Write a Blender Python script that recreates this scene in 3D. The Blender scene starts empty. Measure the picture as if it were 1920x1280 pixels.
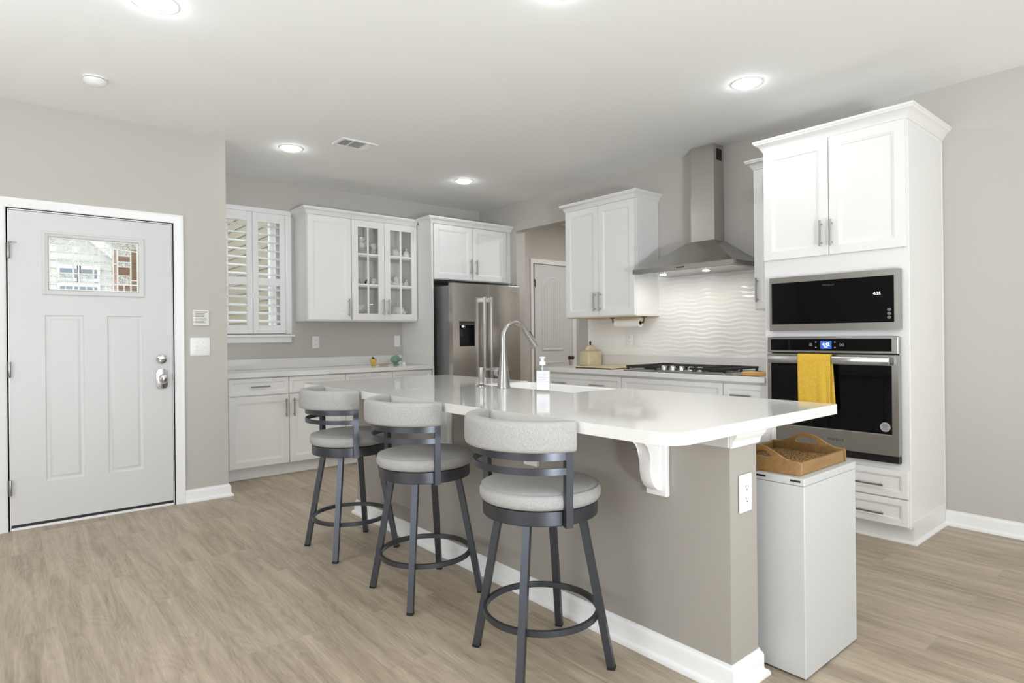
import bpy, bmesh, math, random
from mathutils import Vector, Matrix
R = math.radians
random.seed(7)
scn = bpy.context.scene
COL = scn.collection

# ------------------------------------------------------------------ camera, world, exposure, daylight
cd = bpy.data.cameras.new('camera')
cam = bpy.data.objects.new('camera', cd); COL.objects.link(cam)
cd.sensor_width = 36.0; cd.sensor_fit = 'HORIZONTAL'
cd.lens = 1141.967 / 1920 * 36
cd.shift_y = -9.357 / 1920
cd.clip_start = 0.05; cd.clip_end = 200
cam.matrix_world = (Matrix.Translation((0, 0, 1.2035)) @ Matrix.Rotation(R(-40.0044), 4, 'Z')
                    @ Matrix.Rotation(R(90), 4, 'X') @ Matrix.Rotation(R(-0.568), 4, 'Z'))
scn.camera = cam
scn.view_settings.view_transform = 'Standard'
scn.view_settings.look = 'None'
scn.view_settings.exposure = 0.53
scn.view_settings.gamma = 1.0
scn.view_settings.use_curve_mapping = False
cy = scn.cycles
cy.max_bounces = 12; cy.diffuse_bounces = 6; cy.glossy_bounces = 5
cy.transmission_bounces = 8; cy.transparent_max_bounces = 12
cy.use_denoising = True
cy.sample_clamp_indirect = 6.0
cy.caustics_reflective = False; cy.caustics_refractive = False

wd = bpy.data.worlds.new('sky'); scn.world = wd; wd.use_nodes = True
bg = wd.node_tree.nodes['Background']
bg.inputs['Color'].default_value = (0.90, 0.95, 1.0, 1)
bg.inputs['Strength'].default_value = 2.3
CAN = 50.0        # radiance of the recessed ceiling lamps
HOODL = 95.0      # radiance of the hood lamps

def daylight(name, loc, rot, sx, sy, power, col=(0.89, 0.945, 1.0)):
    """soft daylight entering by one of the living-room windows behind the camera"""
    l = bpy.data.lights.new(name, 'AREA'); l.shape = 'RECTANGLE'; l.size = sx; l.size_y = sy
    l.energy = power; l.color = col
    o = bpy.data.objects.new(name, l); COL.objects.link(o)
    o.location = loc; o.rotation_euler = rot
    return o
daylight('daylight_rear_window', (0.9, -4.02, 1.35), (R(132), 0, 0), 4.2, 2.1, 22)
daylight('daylight_side_window', (-3.02, 1.2, 1.45), (R(135), 0, R(-90)), 3.0, 1.7, 14)
def lamp(name, loc, rot, size, power, col=(0.89, 0.95, 1.0)):
    """an unseen round lamp; the upward and hall ones are added as fill"""
    l = bpy.data.lights.new(name, 'AREA'); l.shape = 'DISK'; l.size = size; l.energy = power; l.color = col
    if 'up' in name: l.spread = R(132)
    o = bpy.data.objects.new(name, l); COL.objects.link(o); o.location = loc; o.rotation_euler = rot
lamp('added_up_fill', (-1.0, 2.6, 0.45), (R(180), 0, 0), 0.5, 14)  # unseen fill, added to brighten the ceiling from below
lamp('added_up_fill', (0.0, -2.5, 0.40), (R(180 - 33), R(15), 0), 0.5, 84)  # second added fill, tilted to lift the kitchen ceiling and upper walls
for x, y in ((-1.4, 3.2), (0.6, 0.2), (0.6, -2.3), (2.9, -1.2)):
    lamp('recessed_lamp', (x, y, 2.725), (0, 0, 0), 0.13, 3.2)

# ------------------------------------------------------------------ materials
def lin(c):
    return tuple(((v / 255) / 12.92 if v / 255 <= 0.04045 else ((v / 255 + 0.055) / 1.055) ** 2.4) for v in c)
MATS = {}
def mat(name, col, rough=0.5, metal=0.0, spec=None, bump=None, vary=None, coat=0.0, emis=None, aniso=None):
    """procedural principled material; bump=(scale xyz, strength, distance), vary=(scale xyz, amount)"""
    if name in MATS: return MATS[name]
    m = bpy.data.materials.new(name); m.use_nodes = True
    nt = m.node_tree; N = nt.nodes; L = nt.links
    p = N['Principled BSDF']
    c = lin(col) + (1,)
    p.inputs['Base Color'].default_value = c
    p.inputs['Roughness'].default_value = rough
    p.inputs['Metallic'].default_value = metal
    if spec is not None: p.inputs['Specular IOR Level'].default_value = spec
    if coat:
        p.inputs['Coat Weight'].default_value = coat; p.inputs['Coat Roughness'].default_value = 0.05
    if emis:
        p.inputs['Emission Color'].default_value = lin(emis[0]) + (1,); p.inputs['Emission Strength'].default_value = emis[1]
    if bump or vary:
        tc = N.new('ShaderNodeTexCoord')
    if vary:
        mp = N.new('ShaderNodeMapping'); mp.inputs['Scale'].default_value = vary[0]
        nz = N.new('ShaderNodeTexNoise'); nz.inputs['Scale'].default_value = 1.0; nz.inputs['Detail'].default_value = 5
        L.new(tc.outputs['Object'], mp.inputs['Vector']); L.new(mp.outputs[0], nz.inputs['Vector'])
        mr = N.new('ShaderNodeMapRange'); mr.inputs['From Min'].default_value = 0.3; mr.inputs['From Max'].default_value = 0.7
        mr.inputs['To Min'].default_value = 1 - vary[1]; mr.inputs['To Max'].default_value = 1 + vary[1]
        mx = N.new('ShaderNodeVectorMath'); mx.operation = 'SCALE'; mx.inputs[0].default_value = c[:3]
        L.new(nz.outputs['Fac'], mr.inputs['Value']); L.new(mr.outputs[0], mx.inputs['Scale'])
        L.new(mx.outputs[0], p.inputs['Base Color'])
    if bump:
        mp2 = N.new('ShaderNodeMapping'); mp2.inputs['Scale'].default_value = bump[0]
        nz2 = N.new('ShaderNodeTexNoise'); nz2.inputs['Scale'].default_value = 1.0; nz2.inputs['Detail'].default_value = 3
        bp = N.new('ShaderNodeBump'); bp.inputs['Strength'].default_value = bump[1]; bp.inputs['Distance'].default_value = bump[2]
        L.new(tc.outputs['Object'], mp2.inputs['Vector']); L.new(mp2.outputs[0], nz2.inputs['Vector'])
        L.new(nz2.outputs['Fac'], bp.inputs['Height']); L.new(bp.outputs[0], p.inputs['Normal'])
    MATS[name] = m
    return m

def glass_mat(name, tint=(1, 1, 1), gloss=0.12, haze=0.0):
    m = bpy.data.materials.new(name); m.use_nodes = True
    nt = m.node_tree; N = nt.nodes; L = nt.links
    N.remove(N['Principled BSDF']); out = N['Material Output']
    tr = N.new('ShaderNodeBsdfTransparent'); tr.inputs['Color'].default_value = tint + (1,)
    gl = N.new('ShaderNodeBsdfGlossy'); gl.inputs['Roughness'].default_value = 0.02
    fr = N.new('ShaderNodeFresnel'); fr.inputs['IOR'].default_value = 1.45
    mx = N.new('ShaderNodeMixShader')
    mul = N.new('ShaderNodeMath'); mul.operation = 'MULTIPLY'; mul.inputs[1].default_value = gloss * 8
    gm = N.new('ShaderNodeNewGeometry'); iv = N.new('ShaderNodeMath'); iv.operation = 'SUBTRACT'; iv.inputs[0].default_value = 1.0
    ff = N.new('ShaderNodeMath'); ff.operation = 'MULTIPLY'
    L.new(gm.outputs['Backfacing'], iv.inputs[1]); L.new(fr.outputs[0], mul.inputs[0])
    L.new(mul.outputs[0], ff.inputs[0]); L.new(iv.outputs[0], ff.inputs[1]); L.new(ff.outputs[0], mx.inputs['Fac'])
    L.new(tr.outputs[0], mx.inputs[1]); L.new(gl.outputs[0], mx.inputs[2])
    last = mx
    if haze:
        tl = N.new('ShaderNodeBsdfTranslucent'); tl.inputs['Color'].default_value = (0.85, 0.87, 0.86, 1)
        tc = N.new('ShaderNodeTexCoord'); nz = N.new('ShaderNodeTexNoise'); nz.inputs['Scale'].default_value = 160; nz.inputs['Detail'].default_value = 2
        mr = N.new('ShaderNodeMapRange'); mr.inputs['From Min'].default_value = 0.42; mr.inputs['From Max'].default_value = 0.58
        mr.inputs['To Min'].default_value = haze * 0.45; mr.inputs['To Max'].default_value = min(1, haze * 1.4)
        L.new(tc.outputs['Object'], nz.inputs['Vector']); L.new(nz.outputs['Fac'], mr.inputs['Value'])
        m2 = N.new('ShaderNodeMixShader'); L.new(mr.outputs[0], m2.inputs['Fac'])
        L.new(mx.outputs[0], m2.inputs[1]); L.new(tl.outputs[0], m2.inputs[2]); last = m2
    L.new(last.outputs[0], out.inputs['Surface'])
    MATS[name] = m
    return m

def wood_floor():
    m = bpy.data.materials.new('plank_floor'); m.use_nodes = True
    nt = m.node_tree; N = nt.nodes; L = nt.links; p = N['Principled BSDF']
    tc = N.new('ShaderNodeTexCoord')
    sp = N.new('ShaderNodeSeparateXYZ'); L.new(tc.outputs['Object'], sp.inputs[0])
    cb = N.new('ShaderNodeCombineXYZ'); L.new(sp.outputs['Y'], cb.inputs['X']); L.new(sp.outputs['X'], cb.inputs['Y'])
    br = N.new('ShaderNodeTexBrick'); br.offset = 0.37; br.offset_frequency = 3
    br.inputs['Color1'].default_value = (0.0, 0.0, 0.0, 1); br.inputs['Color2'].default_value = (1, 1, 1, 1)
    br.inputs['Mortar'].default_value = (0.5, 0.5, 0.5, 1)
    br.inputs['Scale'].default_value = 1.0; br.inputs['Mortar Size'].default_value = 0.0011
    br.inputs['Mortar Smooth'].default_value = 0.3
    br.inputs['Brick Width'].default_value = 1.22; br.inputs['Row Height'].default_value = 0.178
    L.new(cb.outputs[0], br.inputs['Vector'])
    # per plank offset so that the grain breaks at the seams
    off = N.new('ShaderNodeVectorMath'); off.operation = 'MULTIPLY_ADD'
    L.new(br.outputs['Color'], off.inputs[0]); off.inputs[1].default_value = (7.0, 13.0, 5.0); L.new(cb.outputs[0], off.inputs[2])
    def grain(scale, detail, dist, rough=0.6):
        mp = N.new('ShaderNodeMapping'); mp.inputs['Scale'].default_value = scale
        n = N.new('ShaderNodeTexNoise'); n.inputs['Scale'].default_value = 1; n.inputs['Detail'].default_value = detail
        n.inputs['Distortion'].default_value = dist; n.inputs['Roughness'].default_value = rough
        L.new(off.outputs[0], mp.inputs['Vector']); L.new(mp.outputs[0], n.inputs['Vector']); return n
    g1 = grain((1.1, 13, 1), 6, 0.9, 0.62); g2 = grain((7, 150, 1), 4, 0.3, 0.75); g3 = grain((0.8, 2.6, 1), 2, 0.5)
    ramp = N.new('ShaderNodeValToRGB')
    e = ramp.color_ramp.elements
    e[0].position = 0.33; e[0].color = lin((132, 118, 100)) + (1,)
    e[1].position = 0.66; e[1].color = lin((199, 184, 164)) + (1,)
    k = ramp.color_ramp.elements.new(0.5); k.color = lin((171, 157, 137)) + (1,)
    def madd(a, f, b):
        n = N.new('ShaderNodeMath'); n.operation = 'MULTIPLY_ADD'; L.new(a, n.inputs[0]); n.inputs[1].default_value = f
        if b is None: n.inputs[2].default_value = 0.0
        else: L.new(b, n.inputs[2])
        return n.outputs[0]
    v = madd(g1.outputs['Fac'], 0.50, None); v = madd(g2.outputs['Fac'], 0.30, v); v = madd(g3.outputs['Fac'], 0.16, v)
    v = madd(br.outputs['Color'], 0.045, v)
    # fine ring lines (cathedral grain): contour bands of a stretched noise
    g4 = grain((0.75, 5.0, 1), 2, 0.4, 0.45)
    sn = N.new('ShaderNodeMath'); sn.operation = 'SINE'; sc = N.new('ShaderNodeMath'); sc.operation = 'MULTIPLY'; sc.inputs[1].default_value = 150.0
    L.new(g4.outputs['Fac'], sc.inputs[0]); L.new(sc.outputs[0], sn.inputs[0])
    v = madd(sn.outputs[0], 0.017, v)
    L.new(v, ramp.inputs['Fac'])
    dk = N.new('ShaderNodeMix'); dk.data_type = 'RGBA'; dk.inputs[7].default_value = lin((110, 98, 85)) + (1,)
    mu = N.new('ShaderNodeMath'); mu.operation = 'MULTIPLY'; mu.inputs[1].default_value = 0.16
    L.new(br.outputs['Fac'], mu.inputs[0]); L.new(mu.outputs[0], dk.inputs[0]); L.new(ramp.outputs[0], dk.inputs[6])
    L.new(dk.outputs[2], p.inputs['Base Color'])
    p.inputs['Roughness'].default_value = 0.42; p.inputs['Specular IOR Level'].default_value = 0.35
    bp = N.new('ShaderNodeBump'); bp.inputs['Strength'].default_value = 0.12; bp.inputs['Distance'].default_value = 0.002
    L.new(g2.outputs['Fac'], bp.inputs['Height']); L.new(bp.outputs[0], p.inputs['Normal'])
    return m

def weave(name, a, b, scale, thread=(1, 1, 1), rough=0.9, strength=0.5, lo=0.35, hi=0.65):
    m = bpy.data.materials.new(name); m.use_nodes = True
    nt = m.node_tree; N = nt.nodes; L = nt.links; p = N['Principled BSDF']
    tc = N.new('ShaderNodeTexCoord'); mp = N.new('ShaderNodeMapping'); mp.inputs['Scale'].default_value = thread
    n = N.new('ShaderNodeTexNoise'); n.inputs['Scale'].default_value = scale; n.inputs['Detail'].default_value = 3
    L.new(tc.outputs['Object'], mp.inputs['Vector']); L.new(mp.outputs[0], n.inputs['Vector'])
    rp = N.new('ShaderNodeValToRGB'); e = rp.color_ramp.elements
    e[0].position = lo; e[0].color = lin(a) + (1,); e[1].position = hi; e[1].color = lin(b) + (1,)
    L.new(n.outputs['Fac'], rp.inputs['Fac']); L.new(rp.outputs[0], p.inputs['Base Color'])
    bp = N.new('ShaderNodeBump'); bp.inputs['Strength'].default_value = strength; bp.inputs['Distance'].default_value = 0.002
    L.new(n.outputs['Fac'], bp.inputs['Height']); L.new(bp.outputs[0], p.inputs['Normal'])
    p.inputs['Roughness'].default_value = rough; p.inputs['Specular IOR Level'].default_value = 0.2
    MATS[name] = m
    return m

def siding(name, col, step, axis='Z'):
    m = bpy.data.materials.new(name); m.use_nodes = True
    nt = m.node_tree; N = nt.nodes; L = nt.links; p = N['Principled BSDF']
    p.inputs['Base Color'].default_value = lin(col) + (1,); p.inputs['Roughness'].default_value = 0.7
    return m

WALL = mat('greige_wall_paint', (194, 190, 184), 0.75, spec=0.25, bump=((260, 260, 260), 0.05, 0.001))
ISLP = mat('island_wall_paint', (166, 161, 154), 0.7, spec=0.25, bump=((260, 260, 260), 0.05, 0.001))
CEIL = mat('white_ceiling_paint', (243, 243, 241), 0.85, spec=0.2)
TRIM = mat('white_trim_paint', (240, 240, 240), 0.35)
CAB = mat('white_cabinet_paint', (235, 234, 232), 0.33)
CABIN = mat('cabinet_interior', (240, 239, 235), 0.5)
DOORW = mat('white_door_paint', (214, 213, 214), 0.38)
MAPLE = mat('maple_underside', (214, 189, 146), 0.5, vary=((3, 40, 3), 0.1))
FLOOR = wood_floor()
QUARTZ = mat('white_quartz', (229, 228, 225), 0.07, spec=0.5, vary=((220, 220, 220), 0.035), coat=0.3)
STEEL = mat('brushed_stainless', (176, 175, 172), 0.27, 1.0, bump=((3, 3, 420), 0.05, 0.001))
STEELH = mat('brushed_stainless_appliance', (176, 174, 170), 0.24, 1.0, bump=((3, 3, 420), 0.05, 0.001))
STEELV = mat('brushed_stainless_vertical', (204, 200, 195), 0.26, 1.0, bump=((420, 420, 3), 0.04, 0.001))
NICKEL = mat('satin_nickel', (172, 171, 169), 0.3, 1.0)
CHROME = mat('polished_nickel', (205, 205, 206), 0.13, 1.0)
FRSIDE = mat('fridge_side_grey', (150, 152, 152), 0.38, 0.6)
BLKGL = mat('black_glass', (7, 7, 9), 0.04, spec=0.22)
BLACK = mat('black_plastic', (16, 16, 17), 0.4)
GAP = mat('dark_gap', (24, 24, 24), 0.9)
IRON = mat('cast_iron', (30, 30, 31), 0.6, bump=((300, 300, 300), 0.3, 0.001))
GUN = mat('gunmetal_paint', (86, 89, 96), 0.36, 0.85)
RUBBER = mat('black_rubber', (20, 20, 20), 0.7)
FABRIC = weave('grey_linen_fabric', (158, 157, 155), (182, 181, 180), 230, (3.0, 3.0, 0.5), 0.92, 0.35)
WHPL = mat('white_plastic', (240, 240, 239), 0.3)
SLOT = mat('outlet_slot', (70, 68, 66), 0.6)
CERAM = mat('white_ceramic', (248, 246, 240), 0.12)
CREAM = mat('cream_glaze', (218, 204, 168), 0.22, vary=((18, 18, 18), 0.1))
YELLOW = mat('yellow_glaze', (222, 184, 92), 0.25, vary=((30, 30, 30), 0.1))
GREEN = mat('green_glaze', (112, 144, 123), 0.25, vary=((40, 40, 40), 0.18))
BAMBOO = mat('bamboo', (146, 112, 68), 0.38, vary=((6, 60, 60), 0.16))
BOARDW = mat('pale_wood', (222, 204, 172), 0.45, vary=((60, 5, 5), 0.1))
HANDLEW = mat('light_brown_wood', (200, 150, 84), 0.42, vary=((60, 6, 60), 0.14))
TOWEL = weave('yellow_terry', (206, 162, 46), (236, 198, 88), 330, (1, 1, 1), 0.95, 0.6)
MATW = weave('seagrass_mat', (70, 48, 28), (176, 140, 92), 100, (1, 2.2, 1), 0.9, 1.0, 0.38, 0.6)
PAPER = mat('paper', (245, 244, 241), 0.9, bump=((150, 150, 150), 0.15, 0.001))
BRONZE = mat('aged_bronze', (96, 86, 70), 0.35, 0.9)
DARKMET = mat('dark_metal', (28, 26, 25), 0.45, 0.6)
TILE = mat('glossy_white_tile', (243, 241, 238), 0.1, spec=0.5)
SINKW = mat('white_fireclay', (246, 246, 244), 0.08)
TINS = mat('metal_box_white', (198, 199, 198), 0.4)
LENS = mat('lamp_lens', (255, 255, 255), 0.5, emis=((243, 248, 255), CAN))
SATIN = mat('satin_handle', (212, 211, 210), 0.36, 1.0)
HLENS = mat('hood_lamp_lens', (255, 255, 255), 0.5, emis=((255, 248, 236), HOODL))
SCREEN = mat('blue_screen', (30, 60, 130), 0.3, emis=((64, 112, 196), 0.55))
GLOWTX = mat('display_digits', (255, 255, 255), 0.3, emis=((235, 242, 255), 1.3))
ICON = mat('printed_icons', (172, 174, 178), 0.5)
INK = mat('printed_ink', (70, 70, 72), 0.7)
GLASS = glass_mat('clear_glass', (0.97, 0.985, 0.98), 0.12)
GLASSD = glass_mat('cabinet_glass', (0.96, 0.965, 0.96), 0.07)
OBSC = glass_mat('textured_glass', (0.93, 0.95, 0.94), 0.12, 0.75)
BOTTLE = glass_mat('bottle_plastic', (0.93, 0.96, 0.96), 0.16)
CAME = mat('white_came', (240, 240, 236), 0.5)
SIDEW = mat('white_siding', (196, 196, 190), 0.7)
SIDET = mat('tan_siding', (132, 123, 106), 0.7, vary=((2, 2, 30), 0.04))
BRICK = mat('brown_brick', (140, 112, 92), 0.9, vary=((9, 9, 40), 0.35))
DARKWIN = mat('house_window_glass', (120, 130, 140), 0.2)
GROUND = mat('lawn_ground', (160, 160, 148), 0.95)
LABELW = mat('bottle_label', (240, 238, 244), 0.6)
LABELG = mat('bottle_leaf_print', (46, 92, 74), 0.6)
VENTSHADE = mat('vent_shadow', (96, 95, 92), 0.9)

# ------------------------------------------------------------------ geometry helpers
class B:
    def __init__(s): s.bm = bmesh.new()
    def _tag(s, faces, m):
        for f in faces: f.material_index = m
    def box(s, x0, x1, y0, y1, z0, z1, bev=0.0, seg=1, m=0):
        vs = [s.bm.verts.new(v) for v in ((x0, y0, z0), (x1, y0, z0), (x1, y1, z0), (x0, y1, z0), (x0, y0, z1), (x1, y0, z1), (x1, y1, z1), (x0, y1, z1))]
        fs = [s.bm.faces.new([vs[i] for i in q]) for q in ((3, 2, 1, 0), (4, 5, 6, 7), (0, 1, 5, 4), (1, 2, 6, 5), (2, 3, 7, 6), (3, 0, 4, 7))]
        s._tag(fs, m)
        if bev > 0:
            es = list({e for f in fs for e in f.edges})
            r = bmesh.ops.bevel(s.bm, geom=es, offset=bev, segments=seg, affect='EDGES', profile=0.5)
            s._tag(r['faces'], m)
        return s
    def prism(s, poly, axis, a, b, m=0, bev=0.0, seg=2):
        """extrude a 2-D polygon along axis ('x': poly is (y,z); 'y': (x,z); 'z': (x,y))"""
        def P(u, v, w):
            return {'x': (w, u, v), 'y': (u, w, v), 'z': (u, v, w)}[axis]
        va = [s.bm.verts.new(P(u, v, a)) for u, v in poly]; vb = [s.bm.verts.new(P(u, v, b)) for u, v in poly]
        n = len(poly)
        fs = [s.bm.faces.new(va[::-1]), s.bm.faces.new(vb)]
        rim = list(fs[0].edges) + list(fs[1].edges)
        for i in range(n): fs.append(s.bm.faces.new((va[i], va[(i + 1) % n], vb[(i + 1) % n], vb[i])))
        s._tag(fs, m)
        if bev:
            r = bmesh.ops.bevel(s.bm, geom=rim, offset=bev, segments=seg, affect='EDGES', profile=0.5); s._tag(r['faces'], m)
        return s
    def rows(s, rings, closed=True, cap=True, m=0, loop=False):
        """skin a list of equal-length rings of points"""
        vr = [[s.bm.verts.new(p) for p in r] for r in rings]
        n = len(vr[0]); fs = []
        k = len(vr) if loop else len(vr) - 1
        for i in range(k):
            a, b = vr[i], vr[(i + 1) % len(vr)]
            for j in range(n if closed else n - 1):
                fs.append(s.bm.faces.new((a[j], a[(j + 1) % n], b[(j + 1) % n], b[j])))
        if cap and closed and not loop:
            fs.append(s.bm.faces.new(vr[0][::-1])); fs.append(s.bm.faces.new(vr[-1]))
        s._tag(fs, m); return s
    def lathe(s, prof, c=(0, 0, 0), n=28, m=0, axis='z', cap=True, sx=1.0, sy=1.0):
        n = max(n, 14)
        def P(r, t, h):
            u, v = r * math.cos(t) * sx, r * math.sin(t) * sy
            q = {'z': (u, v, h), 'y': (u, -h, v), 'x': (h, u, v)}[axis]
            return (c[0] + q[0], c[1] + q[1], c[2] + q[2])
        return s.rows([[P(max(r, 1e-4), 2 * math.pi * k / n, h) for k in range(n)] for r, h in prof], cap=cap, m=m)
    def tube(s, pts, r, n=10, m=0, loop=False, cap=True):
        n = max(n, 14) if not loop else n
        pts = [Vector(p) for p in pts]; k = len(pts)
        rr = r if isinstance(r, (list, tuple)) else [r] * k
        rings = []; up = None
        for i in range(k):
            if loop: d = (pts[(i + 1) % k] - pts[i - 1])
            else: d = pts[min(i + 1, k - 1)] - pts[max(i - 1, 0)]
            d.normalize()
            if up is None:
                up = Vector((0, 0, 1)) if abs(d.z) < 0.9 else Vector((1, 0, 0))
            u = (up - d * up.dot(d)).normalized(); w = d.cross(u); up = u
            rings.append([pts[i] + (u * math.cos(2 * math.pi * j / n) + w * math.sin(2 * math.pi * j / n)) * rr[i] for j in range(n)])
        return s.rows(rings, cap=cap, m=m, loop=loop)
    def bar(s, p0, p1, w, d, side, m=0, w2=None):
        """square bar from p0 to p1; `side` = direction of its width"""
        p0, p1 = Vector(p0), Vector(p1); ax = (p1 - p0).normalized()
        u = Vector(side); u = (u - ax * u.dot(ax)).normalized(); v = ax.cross(u)
        rings = []
        for p, k in ((p0, 1.0), (p1, (w2 or w) / w)):
            rings.append([p + u * a * w * k / 2 + v * b * d * k / 2 for a, b in ((-1, -1), (1, -1), (1, 1), (-1, 1))])
        return s.rows(rings, m=m)
    def panel(s, x0, x1, z0, z1, stations, m=0, back=True):
        """raised / recessed panel facing -y from (inset, y) stations"""
        rings = [[(x0 + i, y, z0 + i), (x1 - i, y, z0 + i), (x1 - i, y, z1 - i), (x0 + i, y, z1 - i)] for i, y in stations]
        return s.rows(rings, m=m)
    def sweep(s, path, prof, m=0, closed=False):
        """profile [(out, z)] swept along a 2-D path with mitred corners; `out` is to the right of travel"""
        P = [Vector(p) for p in path]; n = len(P); rings = []
        for i in range(n):
            ds = []
            if closed or i > 0: ds.append((P[i] - P[i - 1]).normalized())
            if closed or i < n - 1: ds.append((P[(i + 1) % n] - P[i]).normalized())
            ns = [Vector((d.y, -d.x)) for d in ds]
            nn = ns[0] if len(ns) == 1 else (ns[0] + ns[1]) / (1 + ns[0].dot(ns[1]))
            rings.append([(P[i].x + nn.x * o, P[i].y + nn.y * o, z) for o, z in prof])
        return s.rows(rings, m=m, loop=closed)
    def text(s, txt, size, M, depth=0.0006, m=0, align='CENTER'):
        cu = bpy.data.curves.new('t', 'FONT'); cu.body = txt; cu.size = size; cu.extrude = depth; cu.align_x = align; cu.align_y = 'CENTER'; cu.resolution_u = 2
        o = bpy.data.objects.new('t', cu); COL.objects.link(o)
        dg = bpy.context.evaluated_depsgraph_get(); me = bpy.data.meshes.new_from_object(o.evaluated_get(dg))
        me.transform(M); n0 = len(s.bm.faces); s.bm.from_mesh(me)
        s.bm.faces.ensure_lookup_table()
        for f in s.bm.faces[n0:]: f.material_index = m
        bpy.data.objects.remove(o); bpy.data.curves.remove(cu); bpy.data.meshes.remove(me)
        return s
    def move(s, M):
        bmesh.ops.transform(s.bm, matrix=M, verts=s.bm.verts[:]); return s
    def done(s, name, mats, parent=None, loc=None, rz=None, ang=29, subd=0, flip=True):
        if flip: bmesh.ops.recalc_face_normals(s.bm, faces=s.bm.faces[:])
        me = bpy.data.meshes.new(name); s.bm.to_mesh(me); s.bm.free()
        for mm in (mats if isinstance(mats, (list, tuple)) else [mats]): me.materials.append(mm)
        me.shade_smooth(); me.set_sharp_from_angle(angle=R(ang))
        o = bpy.data.objects.new(name, me); COL.objects.link(o)
        if parent is not None: o.parent = parent
        if loc is not None: o.location = loc
        if rz is not None: o.rotation_euler = (0, 0, R(rz))
        if subd:
            md = o.modifiers.new('sub', 'SUBSURF'); md.levels = subd; md.render_levels = subd
        return o

def tag(o, label, cat, group=None, kind=None):
    o['label'] = label; o['category'] = cat
    if group: o['group'] = group
    if kind: o['kind'] = kind
    return o
def thing(name, label, cat, loc=(0, 0, 0), rz=0, group=None):
    o = bpy.data.objects.new(name, None); COL.objects.link(o); o.empty_display_size = 0.05
    o.location = loc; o.rotation_euler = (0, 0, R(rz))
    return tag(o, label, cat, group)
def struct(o, label=None, cat=None):
    o['kind'] = 'structure'
    if label: o['label'] = label
    if cat: o['category'] = cat
    return o
def dup(root, loc, rz, label, group=None):
    r = root.copy(); COL.objects.link(r); r.location = loc; r.rotation_euler = (0, 0, R(rz)); r['label'] = label
    if group: r['group'] = group
    for ch in list(root.children):
        c = ch.copy(); COL.objects.link(c); c.parent = r
        for g in list(ch.children):
            d = g.copy(); COL.objects.link(d); d.parent = c
    return r

XR, YB, YD, H = 4.534, 6.017, 5.002, 2.74
FRONT = Matrix.Rotation(R(90), 4, 'X')        # text standing up, read from -y

# ------------------------------------------------------------------ room shell
b = B(); b.box(-3.2, 7.0, -4.2, 6.2, -0.12, 0.0)
struct(b.done('floor', FLOOR), 'light oak coloured plank floor', 'floor')
b = B(); b.box(-3.2, 7.0, -4.2, 6.2, H, H + 0.12)
struct(b.done('ceiling', CEIL), 'flat white ceiling', 'ceiling')
# entry wall with door hole
DX0, DX1, DZ = 0.036, 0.965, 2.05
b = B()
b.box(-3.2, DX0, YD, YD + 0.15, 0, H); b.box(DX1, 1.335, YD, YD + 0.15, 0, H); b.box(DX0, DX1, YD, YD + 0.15, DZ, H)
b.box(1.185, 1.335, YD + 0.15, YB + 0.15, 0, H)
struct(b.done('wall_left', WALL), 'greige wall around the white entry door', 'wall')
# kitchen back wall with window hole
WX0, WX1, WZ0, WZ1 = 1.600, 2.060, 1.27, 2.40
b = B()
b.box(1.335, WX0, YB, YB + 0.15, 0, H); b.box(WX1, 7.0, YB, YB + 0.15, 0, H)
b.box(WX0, WX1, YB, YB + 0.15, 0, WZ0); b.box(WX0, WX1, YB, YB + 0.15, WZ1, H)
struct(b.done('wall_back', WALL), 'greige kitchen wall behind the glass cabinet', 'wall')
# right wall with the pantry opening
OY0, OY1, OZ = 4.333, 5.308, 2.411
b = B()
b.box(XR, XR + 0.13, -4.2, OY0, 0, H); b.box(XR, XR + 0.13, OY1, YB, 0, H); b.box(XR, XR + 0.13, OY0, OY1, OZ, H)
struct(b.done('wall_right', WALL), 'greige wall behind the cooktop and ovens', 'wall')
b = B(); b.box(6.6, 6.75, 3.6, YB, 0, H); b.box(XR + 0.13, 6.75, 3.45, 3.6, 0, H)
struct(b.done('wall_pantry', WALL))
# living-room walls behind the camera, with window openings
b = B()
b.box(-3.2, -1.3, -4.2, -4.05, 0, H); b.box(3.1, XR, -4.2, -4.05, 0, H)
b.box(-1.3, 3.1, -4.2, -4.05, 2.4, H); b.box(-1.3, 3.1, -4.2, -4.05, 0, 0.25)
struct(b.done('wall_rear', WALL))
b = B()
b.box(-3.2, -3.05, -4.2, -0.4, 0, H); b.box(-3.2, -3.05, 2.8, YD, 0, H)
b.box(-3.2, -3.05, -0.4, 2.8, 0, 0.55); b.box(-3.2, -3.05, -0.4, 2.8, 2.35, H)
struct(b.done('wall_side', WALL))

BASE = [(0.0, 0.0), (0.030, 0.0), (0.030, 0.008), (0.026, 0.016), (0.016, 0.021), (0.014, 0.026), (0.014, 0.070), (0.010, 0.080), (0.005, 0.084), (0.004, 0.093), (0.0, 0.093)]
b = B(); b.sweep([(1.032, YD - 0.001), (1.336, YD - 0.001), (1.336, YB - 0.7)][::1], BASE)
struct(b.done('baseboard_left', TRIM), 'white baseboard beside the entry door', 'baseboard')
b = B(); b.sweep([(XR - 0.001, 1.183), (XR - 0.001, -4.05)], BASE)
struct(b.done('baseboard_right', TRIM), 'white baseboard right of the oven cabinet', 'baseboard')

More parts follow.
